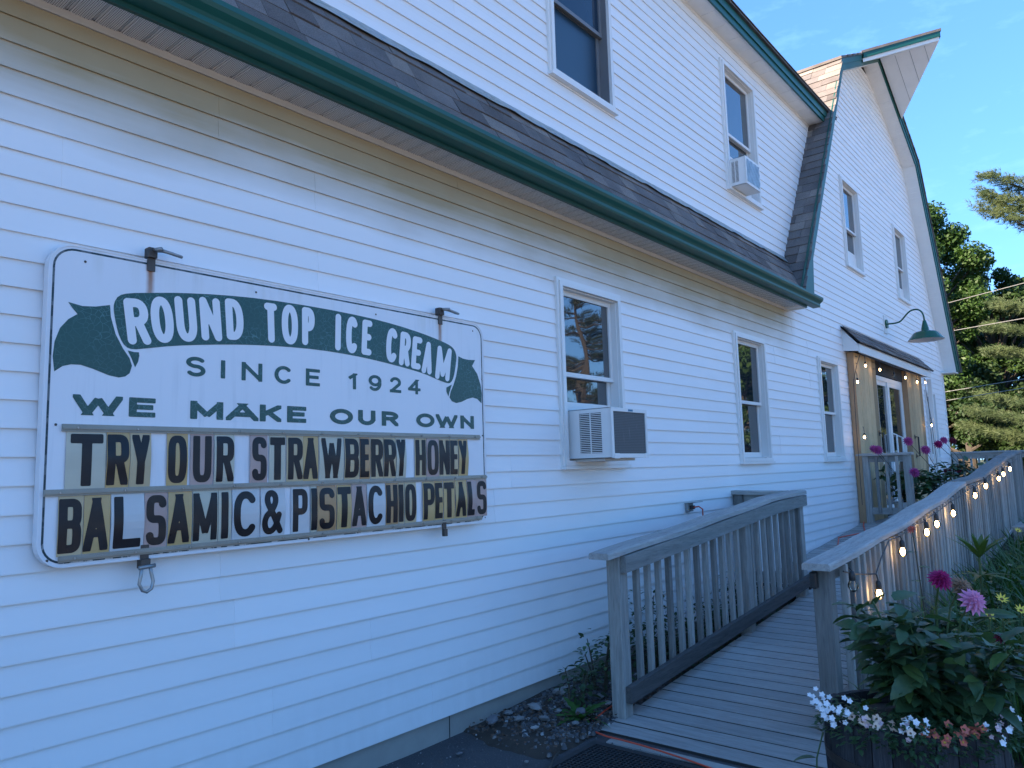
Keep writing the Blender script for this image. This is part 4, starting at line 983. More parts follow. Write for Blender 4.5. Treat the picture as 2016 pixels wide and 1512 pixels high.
def m_coil():
    k = NT('coil_fins'); v = k.coord(); x, y, z = k.xyz(v)
    s_ = k.math('FRACT', k.math('MULTIPLY', z, 90)); c = k.mix(k.math('GREATER_THAN', s_, .5), (.075,.078,.082), (.11,.115,.12)); c = k.mix(k.ramp(k.noise(k.coord((12,1,2)), 3, 4), [(.6, 0), (.75, .5)]), c, (.2,.2,.2)); k.col(c); k.rough(.6); k.b.inputs['Metallic'].default_value = .3; M['coil'] = k.m
m_coil(); simple('badge', (.03,.16,.28), .4)
ac_unit(4.27, 4.745, .065, .405, .36, 0, 'white window air conditioner with dark coil in the ground floor window beside the sign', False)
ac_unit(7.415, 7.80, 2.925, 3.225, .205, YD, 'small white window air conditioner with foil back in the upper window', True)

# ------------------------------------------------------------------ outlet and cord
ob = thing('outdoor_outlet', 'grey outdoor outlet box with open flip cover on the white siding', 'outlet', (5.98, 0, -.36))
MB().bbox(5.965, 6.06, -.045, -.012, -.395, -.325, .004).build('box', M['grey_plastic'], ob)
MB().prism([(-.012, -.322), (-.115, -.312), (-.115, -.318), (-.012, -.329)], 'x', 5.96, 6.10).build('cover', M['grey_plastic'], ob)
MB().box(5.985, 6.03, -.075, -.045, -.375, -.345).build('plug', M['black_metal'], ob)
oc = MB().tube([(6.0,-.07,-.36), (6.05,-.10,-.355), (6.10,-.11,-.38), (6.12,-.10,-.45), (6.11,-.09,-.56), (6.15,-.10,-.75), (6.1,-.12,-1.0), (6.0,-.15,-1.25), (5.9,-.2,-1.40)], .006, 8).build('extension_cord', M['orange_cord'], None, smooth=True)
tag(oc, 'short orange cord hanging from the outlet box on the siding', 'cord')
gz_ = GZ
oc = MB().tube([(3.98,-.50,gz_+.06), (3.86,-.50,gz_+.05), (3.74,-.50,gz_+.03), (3.655,-.53,gz_+.02), (3.605,-.60,gz_+.014), (3.585,-.68,gz_+.014), (3.575,-.78,gz_+.018), (3.565,-.90,gz_+.020), (3.55,-1.03,gz_+.020), (3.53,-1.18,gz_+.018), (3.50,-1.34,gz_+.016), (3.44,-1.55,gz_+.012), (3.3,-1.85,gz_+.01)], .0048, 8).build('extension_cord', M['orange_cord'], None, smooth=True)
tag(oc, 'orange extension cord curving round the foot of the ramp', 'cord')
oc = MB().tube([(9.3,-.25,-1.0), (9.8,-.12,-.94), (10.3,-.30,-.91), (10.8,-.15,-.87), (11.1,-.08,-.84)], .008, 6).build('extension_cord', M['orange_cord'], None)
tag(oc, 'orange cord lying on the far boards beside the wall', 'cord')

# ------------------------------------------------------------------ ramp and deck
def floor_z(x):
    return float(np.interp(x, [3.5, 3.69, 8.0, 11.3, 20], [-1.462, -1.455, -1.118, -.862, -.862]))
ramp = thing('wooden_ramp', 'weathered grey plank ramp rising along the wall to the entrance deck', 'ramp', (3.69, -1.2, GZ))
x = 3.655; i = 0
while x < 11.05:
    pz = floor_z(x+.07); th = math.atan2(floor_z(x+.14)-floor_z(x), .14)
    y0_ = -.575 if x < 3.95 else -.60
    if x > 7.25: y0_ = -.02
    y0_ += rnd.uniform(-.006, .006) if x < 7.2 else 0
    mb = MB(); mb.bbox(-.0645, .0645, -1.80, y0_, -.036, 0, .0025)
    t = math.tan(th); mb.v = [(x+.07+a, b_, pz+c_+a*t+rnd.uniform(-.001, .001)) for a, b_, c_ in mb.v]
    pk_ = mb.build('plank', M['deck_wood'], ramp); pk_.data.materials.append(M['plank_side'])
    for fi in (0, 1): pk_.data.polygons[fi].material_index = 1  # near-black sides: grime plus the shade of the gaps put into the colour
    x += .1425; i += 1
MB().prism([(3.66, -1.53), (11, -1.53), (11, -.915), (8, -1.168), (3.66, -1.500)], 'y', -1.75, -.66).build('gap_shade_fill', M['interior'], ramp)  # black fill under the boards, stands in for the shade seen through the gaps
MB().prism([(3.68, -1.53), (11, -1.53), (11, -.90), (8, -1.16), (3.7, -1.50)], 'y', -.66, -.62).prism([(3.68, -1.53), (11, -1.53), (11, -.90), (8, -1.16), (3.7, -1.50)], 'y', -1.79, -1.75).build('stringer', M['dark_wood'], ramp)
deck = thing('entrance_deck', 'grey plank deck in front of the plank doors', 'deck', (13, -1.5, GZ))
x = 11.06
while x < 18.3:
    MB().box(x, x+.137, -3.2, -.02, -.90, -.862).build('plank', M['deck_wood'], deck); x += .1425
MB().box(11.1, 18.3, -3.2, -3.16, -1.3, -.90).box(11.06, 11.1, -1.8, -3.2, -1.5, -.9).build('skirt', M['grey_wood_x'], deck)
MB().box(15.9, 15.97, -.115, -.045, -.86, 1.48).build('awning_post', M['trim'], barn) if 0 else None
b = MB(); b.bbox(3.545, 3.60, -1.75, -.70, GZ-.02, GZ+.006, .006)
b.v = [(x+rnd.uniform(-.012,.012), y, z+rnd.uniform(-.004,.006)) for x, y, z in b.v]
tag(b.build('concrete_strip', M['foundation']), 'crumbled concrete edging between the rubber mat and the ramp', 'kerb')

def railing(label, posts, balus, cap, rails, cat='railing', extra=None):
    return None
def zi(pts, x): return float(np.interp(x, [p[0] for p in pts], [p[1] for p in pts]))
def cap_board(root, pts, yc, w_=.145, th=.036, axis='x', end_round=True, mat='cap_wood', sub=14):
    """sagging 2x6 cap board along x (or y) with rounded edges; pts [(s,z)]"""
    s0, s1 = pts[0][0], pts[-1][0]; n = max(2, int(abs(s1-s0)/.12)); V = []; r = .010
    prof = [(-w_/2, 0), (-w_/2, th-r), (-w_/2+r*.4, th-r*.3), (-w_/2+r, th), (w_/2-r, th), (w_/2-r*.4, th-r*.3), (w_/2, th-r), (w_/2, 0)]
    m = len(prof)
    for i in range(n+1):
        s = s0+(s1-s0)*i/n; z = zi(pts, s) if s1 > s0 else zi(pts[::-1], s)
        z = z+.003*math.sin(s*5.1)
        for a, h in prof:
            k = 1
            if i == 0 and end_round: k = .93
            V.append((s, yc+a*k, z-th+h) if axis == 'x' else (yc+a*k, s, z-th+h))
    mb = MB(); mb.add(V, [(i*m+j, i*m+(j+1) % m, (i+1)*m+(j+1) % m, (i+1)*m+j) for i in range(n) for j in range(m)]+[tuple(range(m))[::-1], tuple(n*m+j for j in range(m))])
    return mb.build('handrail_cap', M[mat], root)
# left railing
capL = [(3.70,-.492), (5.0,-.392), (6.25,-.287), (7.10,-.255)]
lr = thing('wooden_railing', 'shorter weathered railing on the wall side of the ramp', 'railing', (3.9, -.6, GZ))
cap_board(lr, capL, -.600)
for x in (3.845, 5.72, 6.965):
    MB().bbox(x, x+.092, -.645, -.555, (GZ-.01) if x < 4 else floor_z(x)-.2, zi(capL, x)-.038, .005).build('post', M['grey_wood_z'], lr)
def slope_board(root, x0, x1, ya, yb, zf, h, nm, mat='grey_wood_x'):
    n = max(1, int((x1-x0)/.3)); V = []
    for i in range(n+1):
        x = x0+(x1-x0)*i/n; z = zf(x); V += [(x, ya, z), (x, yb, z), (x, yb, z+h), (x, ya, z+h)]
    mb = MB(); mb.add(V, [(i*4+j, i*4+(j+1) % 4, (i+1)*4+(j+1) % 4, (i+1)*4+j) for i in range(n) for j in range(4)]+[(3,2,1,0), tuple(n*4+j for j in range(4))]); return mb.build(nm, M[mat], root)
slope_board(lr, 3.86, 7.06, -.684, -.6465, lambda x: zi(capL, x)-.038-.100, .096, 'top_rail')
slope_board(lr, 3.86, 7.09, -.684, -.6465, lambda x: floor_z(x)+.085, .092, 'bottom_rail', 'dark_wood')
x = 4.045; k = 0
while x < 6.93:
    if not (5.70 < x+.02 < 5.83):
        tw = rnd.uniform(-.020, .020); dz = rnd.uniform(0, .01); mb = MB(); mb.bbox(x, x+.036, -.6455, -.6095, floor_z(x)+.09+dz, zi(capL, x)-.045, .003)
        zt_ = zi(capL, x); mb.v = [(a+tw*(zt_-c_), b_+tw*.4*(zt_-c_), c_) for a, b_, c_ in mb.v]
        mb.build('baluster', M['grey_wood_z'], lr)
    x += .1372
# return railing to the wall
rr = thing('wooden_railing', 'very short railing joining the ramp railing to the wall', 'railing', (7.1, -.3, GZ))
cap_board(rr, [(.0,-.252), (-.52,-.257)], 7.00, axis='y', mat='cap_wood_y')
MB().bbox(6.955, 7.045, -.115, -.025, -1.2, -.29, .004).build('post', M['grey_wood_z'], rr)
MB().box(6.98, 7.02, -.55, -.115, -.385, -.295).build('top_rail', M['grey_wood_y'], rr); MB().box(6.98, 7.02, -.55, -.115, -1.10, -1.01).build('bottom_rail', M['grey_wood_y'], rr)
for y in (-.20, -.30, -.40, -.5):
    MB().box(7.021, 7.057, y, y+.036, -1.1, -.31).build('baluster', M['grey_wood_z'], rr)
# right railing
capR = [(4.055,-.530), (5.0,-.470), (5.55,-.447), (6.4,-.378), (7.2,-.322), (8.2,-.222), (9.25,-.205), (10.5,-.080), (12.4,.058), (13.15,.075)]
rl = thing('wooden_railing', 'long weathered railing on the garden side of the ramp, hung with bulbs', 'railing', (4.15, -1.7, GZ))
cap_board(rl, capR[:6]+[(8.22,-.222)], -1.71, w_=.155); cap_board(rl, [(8.23,-.216), (9.25,-.200), (10.5,-.080), (11.4,-.012)], -1.71, w_=.155); cap_board(rl, [(11.41,-.008), (12.4,.060), (13.2,.075)], -1.71, w_=.155)
for x in (4.135, 6.20, 8.12, 10.15, 11.9, 13.05):
    MB().bbox(x, x+.092, -1.752, -1.66, (GZ-.01) if x < 8 else floor_z(x)-.5, zi(capR, x)-.037, .005).build('post', M['grey_wood_z'], rl)
slope_board(rl, 4.15, 13.1, -1.700, -1.662, lambda x: zi(capR, x)-.140, .090, 'top_rail')
slope_board(rl, 4.24, 13.1, -1.700, -1.662, lambda x: floor_z(x)+.03, .090, 'bottom_rail')
x = 4.30
while x < 13.0:
    tw = rnd.uniform(-.01, .01); wd = .085 if False else rnd.choice((.036, .038, .036, .085)); mb = MB(); mb.bbox(x, x+wd, -1.79, -1.7525, floor_z(x)-.10, zi(capR, x)-.040, .003)
    zt_ = zi(capR, x); mb.v = [(a+tw*(zt_-c_), b_, c_) for a, b_, c_ in mb.v]; mb.build('baluster', M['grey_wood_z'], rl); x += max(.118, wd+.045)
MB().bbox(4.075, 4.12, -1.70, -1.665, -.66, -.575, .006).build('plug_box', M['black_metal'], rail_l)
# deck edge railing near the door
de = thing('wooden_railing', 'short deck railing with three balusters in front of the plank door', 'railing', (11.2, -.4, -.86))
cap_board(de, [(-.03, .098), (-.74, .094)], 11.2, axis='y', mat='cap_wood_y', w_=.14)
for y in (-.14, -.665): MB().bbox(11.155, 11.245, y-.045, y+.045, -.90, .060, .004).build('post', M['grey_wood_z'], de)
MB().box(11.18, 11.22, -.62, -.185, -.03, .058).build('top_rail', M['grey_wood_y'], de); MB().box(11.18, 11.22, -.62, -.185, -.74, -.65).build('bottom_rail', M['grey_wood_y'], de)
for y in (-.285, -.415, -.545): MB().bbox(11.141, 11.179, y-.02, y+.018, -.72, .045, .003).build('baluster', M['grey_wood_z'], de)
bk = thing('wooden_railing', 'railing across the far end of the deck behind the flowers', 'railing', (18.2, -1.5, -.86))
cap_board(bk, [(.05, .125), (-3.2, .105)], 18.2, axis='y', mat='cap_wood_y')
MB().box(18.18, 18.22, -3.15, .0, -.03, .085).build('top_rail', M['grey_wood_y'], bk); MB().box(18.18, 18.22, -3.15, .0, -.76, -.67).build('bottom_rail', M['grey_wood_y'], bk)
for y in (-.1, -1.6, -3.1): MB().box(18.155, 18.245, y-.045, y+.045, -.9, .085).build('post', M['grey_wood_z'], bk)
y = -.25
while y > -3.0: MB().box(18.141, 18.179, y-.02, y+.018, -.76, .03).build('baluster', M['grey_wood_z'], bk); y -= .14
gr_ = thing('wooden_railing', 'deck railing running towards the garden from the long railing', 'railing', (13.1, -2.5, -.86))
cap_board(gr_, [(-1.80, .070), (-4.3, .06)], 13.1, axis='y', mat='cap_wood_y')
for y in (-2.9, -4.2): MB().box(13.055, 13.145, y-.045, y+.045, -1.3, .03).build('post', M['grey_wood_z'], gr_)
y = -1.95
while y > -4.2: MB().box(13.02, 13.056, y-.02, y+.018, -1.05, .02).build('baluster', M['grey_wood_z'], gr_); y -= .135

# ------------------------------------------------------------------ rubber mat
mat_ = thing('rubber_mat', 'black rubber grid mat on the asphalt at the foot of the ramp', 'mat', (3.0, -1.3, GZ))
b = MB(); frame(b, 0, 1, 0, 1, .02, 0, 1); x0, x1, y0, y1 = 2.3, 3.49, -2.2, -.665; z0 = GZ+.002
MB().box(x0, x1, y0, y0+.035, z0, z0+.014).box(x0, x1, y1-.035, y1, z0, z0+.014).box(x0, x0+.035, y0+.035, y1-.035, z0, z0+.014).box(x1-.035, x1, y0+.035, y1-.035, z0, z0+.014).build('border', M['rubber'], mat_)
b = MB(); x = x0+.035
while x < x1-.04: b.box(x, x+.007, y0+.035, y1-.035, z0, z0+.010); x += .0245
y = y0+.035
while y < y1-.04: b.box(x0+.035, x1-.035, y, y+.007, z0+.0005, z0+.0108); y += .0245
stuff(b.build('lattice', M['rubber'], mat_))
tag(MB().box(x0+.01, x1-.01, y0+.01, y1-.01, GZ-.001, z0+.002).build('mat_backing', M['asphalt'], mat_), '', '') if 0 else None

# ------------------------------------------------------------------ stones, twig
def stone_mesh(seed, fl=.7):
    r_ = random.Random(seed); mb = MB(); prof = []
    n = 8; rings = [(-.8, .45), (-.35, .9), (.15, 1.0), (.6, .72), (.9, .3)]
    vs = []
    for h, rr_ in rings:
        for k in range(n): a = 2*PI*k/n; q = rr_*(1+r_.uniform(-.22, .22)); vs.append((q*math.cos(a)*r_.uniform(.9,1.2), q*math.sin(a), h*fl*(1+r_.uniform(-.15, .15))))
    fs = [(i*n+k, i*n+(k+1) % n, (i+1)*n+(k+1) % n, (i+1)*n+k) for i in range(4) for k in range(n)]+[tuple(range(n))[::-1], tuple(4*n+k for k in range(n))]
    mb.add(vs, fs); return mb.mesh('stone', M['stone'])
sms = [stone_mesh(i) for i in range(6)]
big = [(3.30,-.10,.055), (3.42,-.20,.04), (3.62,-.16,.062), (3.50,-.32,.045), (3.78,-.30,.05), (3.93,-.12,.07), (3.72,-.42,.045), (4.02,-.36,.05), (3.38,-.06,.03), (3.36,-.36,.03), (3.55,-.50,.03), (3.85,-.22,.045), (4.15,-.2,.06), (4.05,-.08,.05), (3.46,-.08,.04), (3.66,-.30,.035), (3.95,-.46,.035), (2.62,-.42,.03), (3.05,-.55,.018), (2.93,-.20,.022)]
descr = ['rounded grey', 'small pale', 'large grey', 'white', 'flat grey', 'bluish', 'pale round', 'rough grey', 'tiny pale', 'angular', 'cream', 'mottled', 'broad grey', 'dull brown', 'smooth', 'speckled', 'knobbly', 'squarish white', 'tiny white', 'small chalky']
for i, (x, y, s) in enumerate(big):
    o = link('stone', sms[i % 6], None); o.location = (x, y, GZ+.02+s*.35+(.03 if x > 3.2 else -.01)); s *= .72; o.scale = (s, s*.9, s*.75); o.rotation_euler = (rnd.uniform(-.3,.3), rnd.uniform(-.3,.3), rnd.uniform(0, 6))
    tag(o, 'one of the fist-sized stones scattered along the foundation by the ramp' if i < 17 else ['square white stone lying alone on the asphalt', 'small pale stone on the asphalt edge near the mat', 'small pale stone against the foundation'][i-17], 'stone', 'stones along the foundation' if i < 17 else None)
V = []; Q = []
for i in range(2600):
    x = rnd.uniform(3.15, 4.6) if i < 1900 else rnd.uniform(.8, 3.6); y = rnd.uniform(-.60, -.01) if i < 1900 else -abs(rnd.gauss(0, .45))
    if i < 1900 and rnd.random() > min(1, .15+(x-3.2)/.4): continue
    s = (rnd.uniform(.007, .024) if i < 1900 else rnd.uniform(.002, .006)*(2.2 if rnd.random() < .05 else 1)); z = GZ+.012+(.045*min(1, max(0, (x-3)/.9))*min(1, max(0, (y+.62)/.3)) if i < 1900 else 0)
    n = len(V); a = rnd.random()*6
    for k in range(5): V.append((x+s*math.cos(a+k*1.257), y+s*math.sin(a+k*1.257)*.8, z-s*.3))
    for k in range(5): V.append((x+s*.6*math.cos(a+.4+k*1.257), y+s*.55*math.sin(a+.4+k*1.257), z+s*rnd.uniform(.4, .8)))
    for k in range(5): Q.append((n+k, n+(k+1) % 5, n+5+(k+1) % 5, n+5+k))
    Q.append((n+5, n+6, n+7, n+8)); Q.append((n+5, n+8, n+9, n+9)) if 0 else Q.append((n+8, n+9, n+5, n+6))
stuff(tag(link('gravel', raw_mesh('gravel', V, Q, M['gravel'])), 'loose gravel and grit along the foundation and over the asphalt', 'gravel'))
# leaf litter and pine needles
V = []; Q = []
for i in range(1500):
    x = rnd.uniform(3.1, 7.0); y = rnd.uniform(-.62, -.03); z = GZ+.05+rnd.uniform(0, .02); a = rnd.random()*6; l = rnd.uniform(.012, .035); w_ = rnd.choice((.001, .010, .014)); n = len(V)
    dx, dy = math.cos(a), math.sin(a); h = rnd.uniform(0, .012)
    V += [(x, y, z), (x+dx*l*.5-dy*w_, y+dy*l*.5+dx*w_, z+h), (x+dx*l, y+dy*l, z), (x+dx*l*.5+dy*w_, y+dy*l*.5-dx*w_, z+h*.6)]; Q.append((n, n+1, n+2, n+3))
simple('litter', (.11,.065,.04), .9, var=.5, sc=30)
stuff(tag(link('leaf_litter', raw_mesh('leaf_litter', V, Q, M['litter'])), 'brown leaf litter behind the shorter ramp railing', 'leaf litter'))
tag(MB().tube([(2.98,-.72,GZ+.012), (3.08,-.68,GZ+.018), (3.17,-.63,GZ+.014), (3.26,-.60,GZ+.016)], [.010,.007,.005,.003], 6).build('twig', M['bark']), 'dry broken twig lying on the asphalt beside the rubber mat', 'twig')

# ------------------------------------------------------------------ plants
def leaf_shape(l=1, w_=.5, fold=.12, ser=0, n=6, droop=.25):
    """pointed leaf along +x, folded on the midrib"""
    vs = []; 
    for i in range(n+1):
        t = i/n; ww = w_*.5*math.sin(PI*min(1, t**.78))**.75*(1-.22*t)*(1+(ser if i % 2 else -ser)) if 0 < i < n else 0.001
        x = l*t; z = -droop*l*t*t; vs += [(x, 0, z), (x, ww, z+fold*ww*2), (x, -ww, z+fold*ww*2)]
    fs = []
    for i in range(n): a = 3*i; fs += [(a, a+3, a+4, a+1), (a, a+2, a+5, a+3)]
    return vs, fs
def put(mb, vs, fs, p, d, up=(0,0,1), s=1):
    d = Vector(d).normalized(); u = Vector(up); sd_ = u.cross(d)
    if sd_.length < 1e-3: sd_ = Vector((1,0,0))
    sd_.normalize(); u = d.cross(sd_)
    mb.add([Vector(p)+(d*v[0]+sd_*v[1]+u*v[2])*s for v in vs], fs)
def rot_obj(o, p, d, roll=0, s=1, base=Vector((0,0,0))):
    d = Vector(d).normalized(); u = Vector((0,0,1)); sd_ = u.cross(d)
    if sd_.length < 1e-3: sd_ = Vector((1,0,0))
    sd_.normalize(); u = d.cross(sd_)
    m = Matrix(((d.x, sd_.x, u.x, 0), (d.y, sd_.y, u.y, 0), (d.z, sd_.z, u.z, 0), (0,0,0,1))) @ Matrix.Rotation(roll, 4, 'X')
    o.matrix_local = Matrix.Translation(Vector(p)-base) @ m @ Matrix.Diagonal((s, s, s, 1))
def lm(nm, mat, **k): mb = MB(); v, f_ = leaf_shape(**k); mb.add(v, f_); return mb.mesh(nm, M[mat], True)
LEAF = [lm('leaf', 'dahlia_leaf', w_=.78, ser=.07, n=10), lm('leaf', 'dahlia_leaf', w_=.66, ser=.06, n=10, droop=.4), lm('leaf', 'pale_leaf', w_=.5, ser=.05, n=8)]
def dahlia_flower(mat, r=.05, layers=5, n=14, cup=.6):
    mb = MB()
    for L_ in range(layers):
        t = L_/layers; rr_ = r*(1-t*.72); tilt = -.15+t*1.15
        for k in range(max(6, n-L_*2)):
            a = 2*PI*k/max(6, n-L_*2)+L_*.4; d = Vector((math.cos(a)*math.cos(tilt), math.sin(a)*math.cos(tilt), math.sin(tilt)))
            v, f_ = leaf_shape(1, .42, .5, 0, 3, -.1); put(mb, v, f_, d*r*.12+Vector((0,0,r*.12*L_)), d, s=rr_)
    mb.lathe([(0, r*.1*layers+r*.1), (r*.12, r*.1*layers), (r*.15, 0)], n=8); return mb.mesh('flower', M[mat])
def disc_flower(mat, ctr, r, n=5, cup=.25, wide=.9):
    mb = MB()
    for k in range(n):
        a = 2*PI*k/n; v, f_ = leaf_shape(1, wide, .1, 0, 4, -cup); put(mb, v, f_, (0,0,0), (math.cos(a), math.sin(a), .15), s=r)
    me = mb.mesh('flower', M[mat]); me.materials.append(M[ctr]); n0 = len(me.polygons)
    m2 = MB(); m2.v = mb.v; m2.f = mb.f; m2.lathe([(0, r*.22), (r*.16, r*.2), (r*.24, r*.05)], n=8)
    me = m2.mesh('flower', M[mat]); me.materials.append(M[ctr])
    for i in range(n0, len(me.polygons)): me.polygons[i].material_index = 1
    return me
def bush(root, base, h, rad, nleaf, mats, ls=(.06, .11), nstem=9, seed=0, zmin=.12, stem='stem_green', more=0):
    r_ = random.Random(seed); fm2 = MB(); base = Vector(base); B0 = Vector(root.location); st = MB(); tips = []
    cnt = 0
    for s_ in range(nstem):
        a = r_.uniform(0, 2*PI); q = r_.uniform(.15, 1)**.6; hh = h*r_.uniform(.65, 1.0)*(1-.25*q)
        top = base+Vector((math.cos(a)*rad*q, math.sin(a)*rad*q, hh)); mid = base.lerp(top, .5)+Vector((math.cos(a)*rad*q*.15, math.sin(a)*rad*q*.15, hh*.08))
        st.tube([base+Vector((math.cos(a)*.04, math.sin(a)*.04, 0)), mid, top], [.008, .006, .003], 6); tips.append(top)
        for k in range(nleaf//nstem):
            t = zmin+(1-zmin)*((k+.5)/(nleaf//nstem))**.85; p = base*(1-t)*(1-t)+(mid*2-base*.5-top*.5)*2*t*(1-t)+top*t*t
            for _ in range(1):
                aa = a+r_.uniform(-1.7, 1.7)+(PI if r_.random() < .25 else 0); d = Vector((math.cos(aa), math.sin(aa), r_.uniform(-.35, .55))); pl_ = r_.uniform(.02, .10)*(1.2-t*.5)
                q_ = p+d*pl_*1.2
                o = bpy.data.objects.new('leaf', r_.choice(mats)); C.objects.link(o); o.parent = root; rot_obj(o, q_, d, r_.uniform(-.7, .7), r_.uniform(*ls), B0); cnt += 1
                for _m in range(more):
                    d2 = Vector((r_.uniform(-1, 1), r_.uniform(-1, 1), r_.uniform(-.3, .6))); v_, f_ = leaf_shape(1, .7, .12, .05, 6, .3); put(fm2, v_, f_, p+d2*r_.uniform(.01, .09), d2, s=r_.uniform(ls[0]*.7, ls[1]*.85))
    st.build('stem', M[stem], root)
    if more: stuff(fm2.build('foliage', M['dahlia_leaf'], root, smooth=True))
    return tips
def add_flower(root, me, p, d, s=1, stem_from=None, sm_='stem_green'):
    o = bpy.data.objects.new('flower', me); C.objects.link(o); o.parent = root
    z = Vector(d).normalized(); q = z.to_track_quat('Z', 'Y'); o.matrix_local = Matrix.Translation(Vector(p)-Vector(root.location)) @ q.to_matrix().to_4x4() @ Matrix.Diagonal((s, s, s, 1))
    if stem_from is not None:
        a, b_ = Vector(stem_from), Vector(p); MB().tube([a, a.lerp(b_, .5)+Vector((.015, .01, .02)), b_-z*.006], .0035, 6).build('flower_stem', M[sm_], root)
def proj_pt(u, v, dep):
    """world point for a spot measured in the photograph at a given depth (used only to look positions up)"""
    r_ = R.T @ np.array([u-1008, v-756, f]); return Vector((r_[0]*dep/f, r_[1]*dep/f-3.05, r_[2]*dep/f))

# half barrel planter
BC = Vector((3.03, -2.345, GZ)); BR = .29; BH = .578
bar = thing('barrel_planter', 'dark weathered half barrel planter overflowing with flowers at the ramp foot', 'planter', BC)
ns = 28
for k in range(ns):
    a0, a1 = 2*PI*(k+.03)/ns, 2*PI*(k+.97)/ns; mb = MB(); jj = rnd.uniform(-.006, .004); ro = rnd.uniform(-.002, .002)
    prof = [(.250, 0), (.272, .12), (.286, .26), (BR+.002, .42), (BR-.002, BH+jj)]
    V = []
    for r_, z in prof:
        for rr_ in (r_+ro, r_+ro-.026):
            for a in (a0, (a0+a1)/2, a1): V.append((BC.x+rr_*math.cos(a), BC.y+rr_*math.sin(a), GZ+z))
    fs = []
    for i in range(len(prof)-1):
        b0 = i*6
        fs += [(b0, b0+1, b0+7, b0+6), (b0+1, b0+2, b0+8, b0+7), (b0+3, b0+9, b0+10, b0+4), (b0+4, b0+10, b0+11, b0+5), (b0, b0+6, b0+9, b0+3), (b0+2, b0+5, b0+11, b0+8)]
    e = (len(prof)-1)*6; fs += [(e, e+1, e+4, e+3), (e+1, e+2, e+5, e+4)]
    mb.add(V, fs); mb.build('stave', M['barrel_wood'], bar)
def ringm(r0, r1, z0, z1, nm):
    n = 48; MB().lathe([(r0, z0), (r1, z1), (r1-.005, z1), (r0-.005, z0)], BC, n).build(nm, M['hoop'], bar, smooth=False)
ringm(.2935, .2965, .415, .450, 'hoop'); ringm(.268, .277, .08, .115, 'hoop')
MB().lathe([(0, BH-.045), (.15, BH-.035), (BR-.03, BH-.05)], BC, 24).build('potting_soil', M['soil'], bar)

dh = thing('dahlia_plant', 'big leafy dahlia with magenta, pink and withered blooms in the barrel', 'plant', BC+Vector((0, 0, BH-.05)))
base = BC+Vector((.02, -.06, BH-.06))
base = base+Vector((.02, -.035, 0)); tips = bush(dh, base, .53, .28, 297, LEAF, (.06, .105), nstem=17, seed=11, zmin=.06, more=2)
fl_m = dahlia_flower('magenta', .040, 6, 16); fl_p = dahlia_flower('pink', .046, 5, 13); fl_d = dahlia_flower('dead_petal', .045, 4, 13)
add_flower(dh, fl_m, proj_pt(1850, 1143, 2.62), (-.5,-.5,.7), 1.0, base+Vector((.02,.0,.3)))
add_flower(dh, fl_d, proj_pt(1890, 1158, 2.66), (-.3,-.6,.4), 1.0, base+Vector((.05,-.02,.3)))
add_flower(dh, fl_p, proj_pt(1914, 1185, 2.60), (-.6,-.6,.5), 1.0, base+Vector((.05,-.05,.28)))
yc = disc_flower('white_petal', 'yellow_eye', .02, 4, wide=.4)
add_flower(dh, dahlia_flower('maroon_petal', .022, 4, 9), proj_pt(1968, 1258, 2.6), (-.4,-.5,.8), 1, base+Vector((.1,-.1,.2)))
add_flower(dh, dahlia_flower('maroon_petal', .020, 4, 9), proj_pt(1720, 1215+40, 2.75), (-.4,-.5,.8), .1, base+Vector((-.02,.1,.2)))

# small trailing flowers round the rim
FM = {'white': disc_flower('white_petal', 'white_petal', .0115, 5), 'peach': disc_flower('peach_petal', 'brown_center', .0150, 5), 'red': disc_flower('red_petal', 'yellow_eye', .0155, 5), 'blush': disc_flower('blush_petal', 'blush_petal', .0120, 5)}
sl_m = lm('leaf', 'weed_leaf', w_=.55, n=4); sl_p = lm('leaf', 'pale_leaf', w_=.6, n=4)
def trailing(kind, label, spots, nleaf, seed):
    r_ = random.Random(seed); c0 = BC+Vector((0, 0, BH)); t = thing('bedding_plant', label, 'flowers', c0)
    for ang, dr_, dz in spots:
        a = math.radians(ang); p = c0+Vector((math.cos(a)*(BR-.02+dr_), math.sin(a)*(BR-.02+dr_), dz))
        k = kind if isinstance(kind, str) else r_.choice(kind)
        add_flower(t, FM[k], p, (math.cos(a)*.5-.5, math.sin(a)*.4-.5, .6), r_.uniform(.85, 1.2))
    lf = MB(); lo_, hi_ = min(s[0] for s in spots), max(s[0] for s in spots)
    for i in range(nleaf):
        a = math.radians(r_.uniform(lo_-8, hi_+8)); q = BR-.02+r_.uniform(-.12, .055); p = c0+Vector((math.cos(a)*q, math.sin(a)*q, r_.uniform(-.045, .045)-(max(0, q-BR+.01)*.6)))
        v, f_ = leaf_shape(1, .55, .1, 0, 3, .2); put(lf, v, f_, p, (math.cos(a)+r_.uniform(-1,1), math.sin(a)+r_.uniform(-1,1), r_.uniform(-.4, .7)), s=r_.uniform(.018, .034))
    lf.build('foliage', M['dahlia_leaf'], t); return t
def spots(a0, a1, n, seed, dr=(-.06, .03), dz=(-.01, .035)):
    r_ = random.Random(seed); return [(r_.uniform(a0, a1), r_.uniform(*dr), r_.uniform(*dz)) for _ in range(n)]
